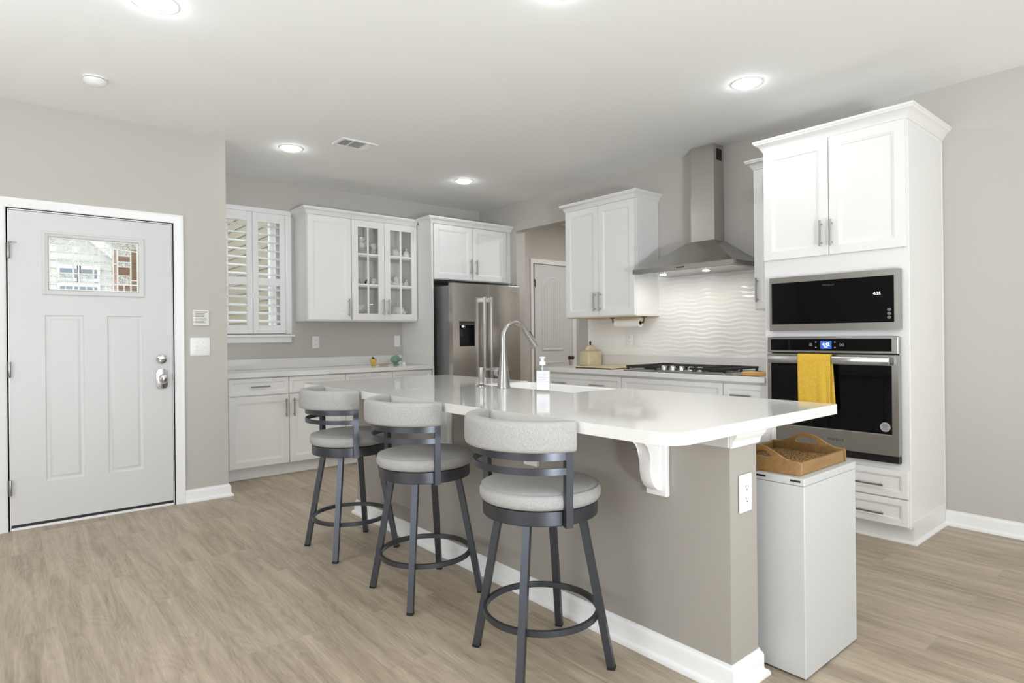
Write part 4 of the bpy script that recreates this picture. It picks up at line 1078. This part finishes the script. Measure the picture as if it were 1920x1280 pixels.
# ------------------------------------------------------------------ ceiling fittings
CANS = 'recessed ceiling lights'
def downlight(x, y, label, r=0.066, lens=None):
    t = thing('recessed_light', label, 'ceiling light', (x, y, H), 0, CANS)
    q = B(); q.lathe([(r + 0.024, -0.0005), (r + 0.024, -0.003), (r + 0.010, -0.005), (r, -0.004), (r, -0.0005)], n=40, cap=False); q.done('trim_ring', WHPL, t)
    q = B(); q.lathe([(r - 0.0005, -0.003), (r * 0.92, -0.012), (r * 0.7, -0.019), (r * 0.35, -0.023), (0, -0.024)], n=32); q.done('lens', lens or LENS, t)
    return t
downlight(0.552, 3.165, 'large bright recessed light cut by the top edge, nearest the entry door', 0.070)
downlight(1.804, 4.900, 'recessed ceiling light in front of the shuttered window')
downlight(3.505, 4.892, 'recessed ceiling light in front of the fridge cabinet')
downlight(3.512, 1.925, 'recessed ceiling light in front of the tall oven cabinet')
downlight(1.90, 1.93, 'recessed ceiling light above the island, at the top edge of the photo')
lamp('added_hall_fill', (5.7, 4.6, 2.725), (0, 0, 0), 0.13, 17, (0.98, 0.97, 0.95))  # unseen fill, added to brighten the pantry hall
t = thing('smoke_detector', 'white round smoke detector on the ceiling near the entry wall', 'smoke detector', (0.434, 4.292, H), 0)
b = B(); b.lathe([(0.062, -0.0005), (0.062, -0.010), (0, -0.010)]); b.done('base', WHPL, t)
b = B(); b.lathe([(0.058, -0.0105), (0.058, -0.013), (0, -0.013)]); b.done('seam', SLOT, t)
b = B(); b.lathe([(0.061, -0.0135), (0.060, -0.024), (0.046, -0.040), (0.030, -0.046), (0, -0.047)]); b.done('cover', WHPL, t)
t = thing('ceiling_vent', 'white rectangular air vent in the ceiling above the island', 'vent', (2.162, 4.485, H), 0)
b = B()
for a in ((-0.150, 0.150, -0.098, -0.076), (-0.150, 0.150, 0.076, 0.098), (-0.150, -0.126, -0.076, 0.076), (0.126, 0.150, -0.076, 0.076), (-0.050, -0.042, -0.076, 0.076), (0.060, 0.068, -0.076, 0.076)): b.box(a[0], a[1], a[2], a[3], -0.008, -0.0005)
b.done('frame', WHPL, t)
b = B(); b.box(-0.126, 0.126, -0.076, 0.076, -0.0012, -0.0006); b.done('opening', VENTSHADE, t)  # closed sheet behind the slats, shade of the duct put into its colour
for x0, x1, n, al in ((-0.126, -0.050, 7, True), (-0.042, 0.060, 9, False), (0.068, 0.126, 6, True)):
    b = B()
    for k in range(n):
        if al:
            x = x0 + (x1 - x0) * (k + 0.5) / n; sg = -1 if x0 < 0 else 1
            b.prism([(x - 0.003, -0.0013), (x - 0.002, -0.0013), (x + sg * 0.005, -0.008), (x + sg * 0.004, -0.008)], 'y', -0.076, 0.076)
        else:
            y = -0.076 + 0.152 * (k + 0.5) / n; b.prism([(y + 0.004, -0.0013), (y + 0.003, -0.0013), (y - 0.003, -0.008), (y - 0.002, -0.008)], 'x', x0, x1)
    b.done('slats', WHPL, t)

# ------------------------------------------------------------------ island
IX, IY0, IY1 = 1.872, 1.100, 3.905
t = thing('kitchen_island', 'island with a greige stool-side wall and white cabinets behind it', 'island')
b = B(); b.box(IX, 2.047, IY0, IY1, 0.0, 0.874); b.done('knee_wall', ISLP, t)
b = B(); b.sweep([(2.047, IY1 + 0.001), (IX - 0.001, IY1 + 0.001), (IX - 0.001, IY0 - 0.001), (2.0475, IY0 - 0.001), (2.0475, IY0 + 0.16)][::-1], [(-o if False else -o, z) for o, z in BASE]); b.done('baseboard', TRIM, t)
b = B(); b.sweep([(2.0475, IY0 + 0.16), (2.0475, IY0 - 0.001), (IX + 0.0, IY0 - 0.001)], [(o, z) for o, z in ((0.0, 0.820), (-0.006, 0.820), (-0.010, 0.828), (-0.012, 0.842), (-0.020, 0.852), (-0.024, 0.858), (-0.026, 0.874), (0.0, 0.874))]); b.done('cap_molding', TRIM, t)
b = B(); b.box(2.048, 2.565, 1.320, 2.120, 0.10, 0.874); b.box(2.048, 2.565, 2.120, 3.00, 0.10, 0.640); b.box(2.048, 2.565, 3.00, IY1, 0.10, 0.874)
b.box(2.048, 2.50, 1.34, IY1, 0.0, 0.10); b.box(2.048, 2.19, 2.12, 3.0, 0.64, 0.874)
b.done('carcass', CAB, t)
b = B(); b.box(2.048, 2.570, 1.300, 1.319, 0.0, 0.874); b.box(2.545, 2.585, 1.296, 1.300, 0.0, 0.874); b.done('end_panel', CAB, t)
for y0, y1, z1 in ((1.325, 1.72, 0.86), (1.725, 2.115, 0.86), (2.125, 2.56, 0.63), (2.565, 2.995, 0.63), (3.005, 3.45, 0.86), (3.455, 3.90, 0.86)):
    q = B(); rl = 0.058
    q.panel(y0, y1, 0.112, z1, [(0, 0.02), (0, 0.002), (0.002, 0), (rl - 0.004, 0), (rl, 0.0025), (rl + 0.010, 0.0075), (rl + 0.019, 0.009)])
    hbar(q, y1 - 0.035, z1 - 0.13)
    q.move(Matrix.Translation((2.587, 0, 0)) @ Matrix.Rotation(R(90), 4, 'Z')); q.done('cabinet_door', CAB, t)
b = B(); b.box(IX - 0.010, IX - 0.0005, IY0 - 0.001, IY1, 0.822, 0.874, 0.002); b.done('frieze_board', mat('frieze_paint', (205, 203, 199), 0.6), t)
# corbels
def corbel(yc):
    q = B(); q.box(IX - 0.022, IX - 0.001, yc - 0.046, yc + 0.046, 0.612, 0.874, 0.003); q.box(IX - 0.19, IX - 0.001, yc - 0.046, yc + 0.046, 0.860, 0.874, 0.002)
    prof = [(IX - 0.021, 0.860), (IX - 0.180, 0.860), (IX - 0.176, 0.846), (IX - 0.160, 0.838), (IX - 0.128, 0.826), (IX - 0.104, 0.808), (IX - 0.092, 0.785), (IX - 0.088, 0.755), (IX - 0.088, 0.715), (IX - 0.080, 0.680), (IX - 0.066, 0.655), (IX - 0.044, 0.638), (IX - 0.021, 0.632)]
    q.prism(prof, 'y', yc - 0.026, yc + 0.026, bev=0.004)
    q.done('corbel', TRIM, t)
for yc in (1.385, 2.085, 2.785, 3.485): corbel(yc)
# countertop with the notch for the apron sink
CX0, CX1, CY0, CY1 = 1.490, 2.616, 1.051, 3.935
SX0, SY0, SY1 = 2.215, 2.165, 2.965
pts = []
rc = 0.085
for k in range(9): a = R(180 + 90 * k / 8); pts.append((CX0 + rc + rc * math.cos(a), CY0 + rc + rc * math.sin(a)))
rc2 = 0.012
for k in range(4): a = R(270 + 90 * k / 3); pts.append((CX1 - rc2 + rc2 * math.cos(a), CY0 + rc2 + rc2 * math.sin(a)))
pts += [(CX1, SY0), (SX0, SY0), (SX0, SY1), (CX1, SY1)]
for k in range(4): a = R(90 * k / 3); pts.append((CX1 - rc2 + rc2 * math.cos(a), CY1 - rc2 + rc2 * math.sin(a)))
for k in range(9): a = R(90 + 90 * k / 8); pts.append((CX0 + rc + rc * math.cos(a), CY1 - rc + rc * math.sin(a)))
ct = thing('island_countertop', 'long white polished quartz top on the island with a rounded corner', 'countertop')
b = B(); b.prism(pts, 'z', 0.8752, 0.915, bev=0.0016); bmesh.ops.triangulate(b.bm, faces=[f for f in b.bm.faces if len(f.verts) > 4]); b.done('slab', QUARTZ, ct, ang=12)
# sink
t = thing('apron_sink', 'white farmhouse sink set into the island top', 'sink', (0, 0, 0), 0)
b = B()
b.rows([[(x0, y0, z), (x1, y0, z), (x1, y1, z), (x0, y1, z)] for x0, x1, y0, y1, z in (
    (SX0 + 0.003, 2.640, SY0 + 0.003, SY1 - 0.003, 0.650), (SX0 + 0.003, 2.640, SY0 + 0.003, SY1 - 0.003, 0.905), (SX0 + 0.006, 2.637, SY0 + 0.006, SY1 - 0.006, 0.908),
    (SX0 + 0.020, 2.612, SY0 + 0.022, SY1 - 0.022, 0.908), (SX0 + 0.024, 2.608, SY0 + 0.026, SY1 - 0.026, 0.902), (SX0 + 0.030, 2.600, SY0 + 0.034, SY1 - 0.034, 0.700), (SX0 + 0.06, 2.57, SY0 + 0.07, SY1 - 0.07, 0.680))])
b.done('basin', SINKW, t)
b = B(); b.lathe([(0.045, 0.6802), (0.045, 0.683), (0.03, 0.6825), (0, 0.6815)], (2.41, 2.565, 0)); b.done('drain', STEEL, t)

# faucet
t = thing('kitchen_faucet', 'tall brushed gooseneck faucet on the island behind the sink', 'faucet', (2.160, 2.650, 0.9155), 0)
b = B(); b.lathe([(0.038, 0), (0.0385, 0.004), (0.036, 0.012), (0.031, 0.07), (0.024, 0.13), (0.0185, 0.18), (0.017, 0.200)]); b.done('base', STEEL, t)
b = B()
rad = 0.088; zc = 0.272
pp = [(0, 0, 0.1995), (0, 0, 0.235)] + [(rad - rad * math.cos(R(a)), 0, zc + rad * 1.08 * math.sin(R(a))) for a in range(0, 153, 9)]
b.tube(pp, 0.0155, 16); b.done('spout', STEEL, t)
e = Vector(pp[-1]); d = (Vector(pp[-1]) - Vector(pp[-2])).normalized()
b = B(); b.tube([e, e + d * 0.012, e + d * 0.06, e + d * 0.122, e + d * 0.126], [0.0163, 0.0168, 0.0205, 0.0265, 0.024], 18)
hd = b.done('spray_head', STEEL, t)
nrm = Vector((-d.z, 0, d.x))
nrm = nrm if nrm.x > 0 else -nrm
b = B(); c = e + d * 0.052 + nrm * 0.019; b.bar(c - d * 0.020, c + d * 0.030, 0.012, 0.010, (0, 1, 0)); b.done('spray_button', BLACK, hd)
b = B(); b.tube([(0, 0.028, 0.085), (0, 0.062, 0.085)], 0.0225, 18); b.tube([(0, 0.062, 0.085), (0, 0.066, 0.085)], 0.019, 18)
vb = b.done('valve_body', STEEL, t)
b = B(); b.tube([(0, 0.055, 0.095), (0.006, 0.060, 0.108), (0.012, 0.150, 0.100)], [0.008, 0.007, 0.005], 10); b.done('lever', STEEL, vb)
t = thing('soap_dispenser', 'short brushed soap pump left of the faucet', 'soap dispenser', (2.146, 2.838, 0.9155), 0)
b = B(); b.lathe([(0.027, 0), (0.027, 0.004), (0.020, 0.008), (0.014, 0.012), (0.0135, 0.030)]); b.done('base', STEEL, t)
b = B(); b.lathe([(0.0165, 0.030), (0.018, 0.034), (0.018, 0.108), (0.016, 0.111), (0, 0.111)]); pm = b.done('pump', STEEL, t)
b = B(); b.tube([(0.014, 0.0, 0.096), (0.06, -0.004, 0.098), (0.095, -0.008, 0.090)], [0.006, 0.006, 0.0055], 10); b.done('spout', STEEL, pm)
# soap bottle
t = thing('soap_bottle', 'clear square bottle of hand soap with a white pump on the island', 'bottle', (2.168, 2.338, 0.9155), -38)
b = B()
def rr(hx, hy, z, r):
    pts = []
    for cx, cy2, a0 in ((hx - r, hy - r, 0), (-hx + r, hy - r, 90), (-hx + r, -hy + r, 180), (hx - r, -hy + r, 270)):
        for j in range(4): a = R(a0 + 30 * j); pts.append((cx + r * math.cos(a), cy2 + r * math.sin(a), z))
    return pts
b.rows([rr(0.034, 0.026, 0, 0.008), rr(0.036, 0.028, 0.004, 0.010), rr(0.036, 0.028, 0.108, 0.010), rr(0.030, 0.023, 0.122, 0.012), rr(0.014, 0.014, 0.131, 0.0135), rr(0.013, 0.013, 0.137, 0.0125)]); b.done('bottle', BOTTLE, t)
b = B(); b.lathe([(0.016, 0.1375), (0.016, 0.156), (0.009, 0.158), (0.009, 0.172), (0.015, 0.173), (0.016, 0.180), (0, 0.182)], n=20); b.box(-0.006, 0.006, -0.036, -0.004, 0.174, 0.181, 0.002); b.tube([(0, 0, 0.02), (0, 0, 0.137)], 0.003, 8); b.done('pump', WHPL, t)
b = B(); b.box(-0.0335, 0.0335, -0.0287, -0.0282, 0.012, 0.107); lb = b.done('label', LABELW, t)
b = B()
for k in range(7): b.box(-0.028, 0.028 - (k % 3) * 0.008, -0.0293, -0.0288, 0.094 - k * 0.007, 0.0955 - k * 0.007)
b.done('label_print', mat('pale_print', (176, 172, 186), 0.7), lb)
b = B(); b.box(0.0362, 0.0367, -0.020, 0.020, 0.012, 0.107); l2 = b.done('label', LABELW, t)
b = B()
for k in range(5): b.lathe([(0.008, 0.0), (0.008, 0.0004), (0, 0.0004)], (0.0370, -0.012 + 0.006 * (k % 3), 0.024 + k * 0.017), 10, axis='x', sx=0.7)
b.done('leaf_print', LABELG, l2)

# ------------------------------------------------------------------ white metal box with the tray on it
t = thing('storage_cabinet', 'narrow white cabinet standing at the end of the island', 'cabinet', (2.123, 0.967, 0), 0)
w, dd2 = 0.437, 0.318
b = B(); b.box(0, w, 0, dd2, 0.006, 0.672, 0.002); b.done('body', TINS, t)
b = B(); b.box(-0.001, w + 0.001, -0.001, dd2, 0.6735, 0.700, 0.002); b.done('lid', TINS, t)
b = B(); b.box(0.01, w - 0.01, 0.01, dd2 - 0.01, 0.0, 0.0058); b.done('base', BLACK, t)
for y in (0.030, 0.155):
    b = B(); b.box(-0.0035, -0.0012, y - 0.018, y + 0.018, 0.686, 0.692); b.done('latch', BLACK, t)
t = thing('serving_tray', 'bamboo serving tray with cut-out handles on the white cabinet', 'tray', (2.347, 1.143, 0.7005), 0)
hw, hl = 0.192, 0.142
b = B(); b.box(-hw + 0.013, hw - 0.013, -hl + 0.012, hl - 0.012, 0.0, 0.010); b.done('bottom', BAMBOO, t)
for s in (-1, 1):
    b = B(); b.box(-hw + 0.0135, hw - 0.0135, s * hl - 0.006, s * hl + 0.006, 0.0, 0.044, 0.002); b.done('side_board', BAMBOO, t)
for s in (-1, 1):
    # curved handle board with a slot, skinned between outer and inner outline
    q = B(); n = 40; L = hl + 0.007; x0, x1 = s * hw - 0.006, s * hw + 0.006
    def top(u): return 0.050 + 0.044 * (0.5 + 0.5 * math.cos(max(-1, min(1, u / (L * 0.82))) * math.pi)) - (0.006 if abs(u) > L * 0.97 else 0)
    hs, hz0, hz1 = 0.046, 0.047, 0.071
    us = [-L + 2 * L * k / n for k in range(n + 1)]
    def holez(u):
        if abs(u) >= hs: return None
        k = (1 - (abs(u) / hs) ** 4) ** 0.5; m = (hz0 + hz1) / 2 + 0.006 * (1 - (u / hs) ** 2); return m - 0.012 * k, m + 0.012 * k
    def quadcol(u0, u1, a0, b0, a1, b1):
        vs = [q.bm.verts.new(p) for p in ((x0, u0, a0), (x1, u0, a0), (x1, u1, a1), (x0, u1, a1), (x0, u0, b0), (x1, u0, b0), (x1, u1, b1), (x0, u1, b1))]
        for f in ((3, 2, 1, 0), (4, 5, 6, 7), (0, 1, 5, 4), (1, 2, 6, 5), (2, 3, 7, 6), (3, 0, 4, 7)): q.bm.faces.new([vs[i] for i in f])
    uu = sorted(set([round(u, 5) for u in us] + [-hs, hs, -hs * 0.97, hs * 0.97, -hs * 0.9, hs * 0.9]))
    for u0, u1 in zip(uu[:-1], uu[1:]):
        um = (u0 + u1) / 2
        if abs(um) < hs:
            h0 = holez(u0) or ((hz0 + hz1) / 2,) * 2; h1 = holez(u1) or ((hz0 + hz1) / 2,) * 2
            quadcol(u0, u1, 0.0, h0[0], 0.0, h1[0]); quadcol(u0, u1, h0[1], top(u0), h1[1], top(u1))
        else: quadcol(u0, u1, 0.0, top(u0), 0.0, top(u1))
    bmesh.ops.remove_doubles(q.bm, verts=q.bm.verts[:], dist=1e-5)
    dupf = {}
    for f in q.bm.faces: dupf.setdefault(tuple(sorted(v.index for v in f.verts)), []).append(f)
    q.bm.verts.index_update(); dupf = {}
    for f in q.bm.faces: dupf.setdefault(tuple(sorted(v.index for v in f.verts)), []).append(f)
    bmesh.ops.delete(q.bm, geom=[f for v in dupf.values() if len(v) > 1 for f in v], context='FACES_ONLY')
    q.done('handle_board', BAMBOO, t)
b = B(); b.box(-0.168, 0.168, -0.122, 0.122, 0.0, 0.012, 0.004, 2)
mt = tag(b.done('woven_mat', MATW, loc=(2.347, 1.143, 0.7112)), 'brown woven seagrass mat lying in the bamboo tray', 'mat')
b = B()
for k in range(2): b.box(-0.162 + 0.055 * k, -0.125 + 0.055 * k, 0.082, 0.116, 0.0122, 0.0130)
b.done('dark_squares', DARKMET, mt)

# ------------------------------------------------------------------ little things on the back countertop
t = thing('footed_cup', 'small yellow footed cup with a little figure on the back countertop', 'cup', (2.975, 5.800, 0.9155), 0)
b = B(); b.lathe([(0.022, 0), (0.024, 0.004), (0.016, 0.012), (0.018, 0.018), (0.031, 0.032), (0.035, 0.052), (0.036, 0.066), (0.032, 0.066), (0.028, 0.045), (0, 0.034)]); b.done('cup', YELLOW, t)
b = B(); b.lathe([(0.012, 0.045), (0.016, 0.066), (0.012, 0.080), (0.006, 0.088), (0, 0.091)], n=14); b.lathe([(0, 0.074), (0.008, 0.078), (0.009, 0.084), (0, 0.092)], (-0.014, -0.006, 0), 10); b.done('figure', BRONZE, t)
t = thing('small_dish', 'shallow beige dish between the yellow cup and green fish', 'dish', (3.058, 5.735, 0.9155), 0)
b = B(); b.lathe([(0.040, 0), (0.046, 0.004), (0.058, 0.012), (0.057, 0.014), (0.04, 0.007), (0, 0.006)], sx=1.0, sy=0.7); b.done('dish', BOARDW, t)
b = B(); b.lathe([(0.058, 0.0125), (0.0595, 0.0135), (0.058, 0.0148)], sx=1.0, sy=0.7, cap=False); b.done('rim', BRONZE, t)
t = thing('fish_figurine', 'green ceramic fish ornament near the fridge panel', 'ornament', (3.212, 5.745, 0.9155), -8)
b = B(); rings = []
for k in range(15):
    f = k / 14; x = -0.062 + 0.105 * f
    hh = 0.042 * math.sin(math.pi * min(1, f * 0.93 + 0.03)) ** 0.75 + 0.004; ww = 0.024 * math.sin(math.pi * min(1, f * 0.93 + 0.03)) ** 0.8 + 0.003
    rings.append([(x, ww * math.cos(R(24 * j)), 0.058 + hh * math.sin(R(24 * j))) for j in range(15)])
b.rows(rings); b.done('body', GREEN, t)
b = B(); b.prism([(0.034, 0.056), (0.052, 0.072), (0.066, 0.076), (0.072, 0.062), (0.062, 0.052), (0.066, 0.040), (0.050, 0.042)], 'y', -0.006, 0.006, bev=0.002); b.done('tail', GREEN, t)
b = B(); b.prism([(-0.02, 0.096), (0.0, 0.104), (0.026, 0.098), (0.034, 0.084), (0.0, 0.092)], 'y', -0.004, 0.004); b.done('dorsal_fin', GREEN, t)
b = B()
for yy in (-0.026, 0.026): b.lathe([(0, -0.005), (0.005, 0), (0, 0.005)], (-0.040, yy * 0.72, 0.072), 10)
b.done('eye', DARKMET, t)
b = B(); b.lathe([(0.030, 0), (0.032, 0.004), (0.020, 0.012), (0.014, 0.022), (0, 0.024)]); b.done('foot', GREEN, t)
b = B(); b.box(-0.016, 0.016, -0.012, 0.012, 0, 0.026, 0.003)
tag(b.done('place_card', PAPER, loc=(3.292, 5.725, 0.9155)), 'tiny white block under the tail of the green fish', 'block')

# ------------------------------------------------------------------ bar stools
STOOLS = 'swivel bar stools along the island'
def make_stool(label, loc, leg_rot, back_rot):
    t = thing('bar_stool', label, 'bar stool', loc, 0, STOOLS)
    for k in range(4):
        a = R(leg_rot + 90 * k); c, s = math.cos(a), math.sin(a)
        q = B(); q.bar((0.262 * c, 0.262 * s, 0.010), (0.158 * c, 0.158 * s, 0.556), 0.0265, 0.0265, (-s, c, 0)); lg = q.done('leg', GUN, t)
        q = B(); q.bar((0.264 * c, 0.264 * s, 0.0), (0.262 * c, 0.262 * s, 0.0105), 0.0275, 0.0275, (-s, c, 0)); q.done('foot_glide', RUBBER, lg)
    q = B(); q.rows([[(r * math.cos(2 * math.pi * j / 64), r * math.sin(2 * math.pi * j / 64), z) for j in range(64)] for r, z in ((0.204, 0.178), (0.217, 0.178), (0.217, 0.199), (0.204, 0.199))], loop=True, cap=False); q.done('foot_ring', GUN, t)
    q = B(); q.lathe([(0.0, 0.552), (0.195, 0.552), (0.213, 0.553), (0.215, 0.556), (0.215, 0.603), (0.212, 0.605), (0, 0.605)], n=64); q.done('seat_ring', GUN, t)
    q = B(); q.lathe([(0.205, 0.6055), (0.219, 0.609), (0.226, 0.622), (0.2265, 0.640), (0.222, 0.653), (0.2175, 0.6575), (0.2160, 0.6572), (0.208, 0.662), (0.185, 0.668), (0.12, 0.673), (0.0, 0.675)], n=64); st = q.done('seat_cushion', FABRIC, t, ang=60)
    q = B(); q.tube([(0.2195 * math.cos(R(6 * k)), 0.2195 * math.sin(R(6 * k)), 0.6565) for k in range(60)], 0.0022, 6, loop=True); q.done('seam', FABRIC, st)
    br = back_rot
    for s in (-1, 1):
        a = R(br + 180 + s * 71.5); c, sn = math.cos(a), math.sin(a)
        q = B(); q.bar((0.233 * c, 0.233 * sn, 0.553), (0.240 * c, 0.240 * sn, 0.816), 0.026, 0.024, (-sn, c, 0)); ps = q.done('back_post', GUN, t)
        q = B(); q.tube([(0.214 * c, 0.214 * sn, 0.578), (0.226 * c, 0.226 * sn, 0.578)], 0.009, 10); q.done('bolt', GUN, ps)
    for z0, z1 in ((0.785, 0.812), (0.736, 0.759)):
        rings = []
        for k in range(41):
            a = R(br + 180 - 70 + 140 * k / 40)
            rings.append([(r * math.cos(a), r * math.sin(a), z) for r, z in ((0.243, z0), (0.250, z0), (0.250, z1), (0.243, z1))])
        q = B(); q.rows(rings); q.done('back_rail', GUN, t)
    rings = []
    n = 56
    for k in range(n + 1):
        f = k / n; a = R(br + 180 - 74.5 + 149 * f)
        e = min(f, 1 - f) * n; sc = 1.0 if e >= 3 else (0.80, 0.93, 0.98)[int(e)]
        ring = []
        for j in range(20):
            u = 2 * math.pi * j / 20
            cu, su = math.cos(u), math.sin(u)
            x = 0.0275 * math.copysign(abs(cu) ** 0.45, cu) * (sc if e < 3 else 1); z = 0.0525 * math.copysign(abs(su) ** 0.32, su) * (0.92 + 0.08 * sc)
            ring.append(((0.2535 + x) * math.cos(a), (0.2535 + x) * math.sin(a), 0.8665 + z))
        rings.append(ring)
    q = B(); q.rows(rings); q.done('back_cushion', FABRIC, t, ang=60)
    return t
make_stool('grey bar stool nearest the camera, partly cut by the photo bottom edge', (1.546, 1.688, 0), 31, 0)
make_stool('middle of the three grey bar stools at the island', (1.546, 2.498, 0), 43, 0)
make_stool('grey bar stool farthest along the island, closest to the base cabinets', (1.546, 3.302, 0), 46, 0)
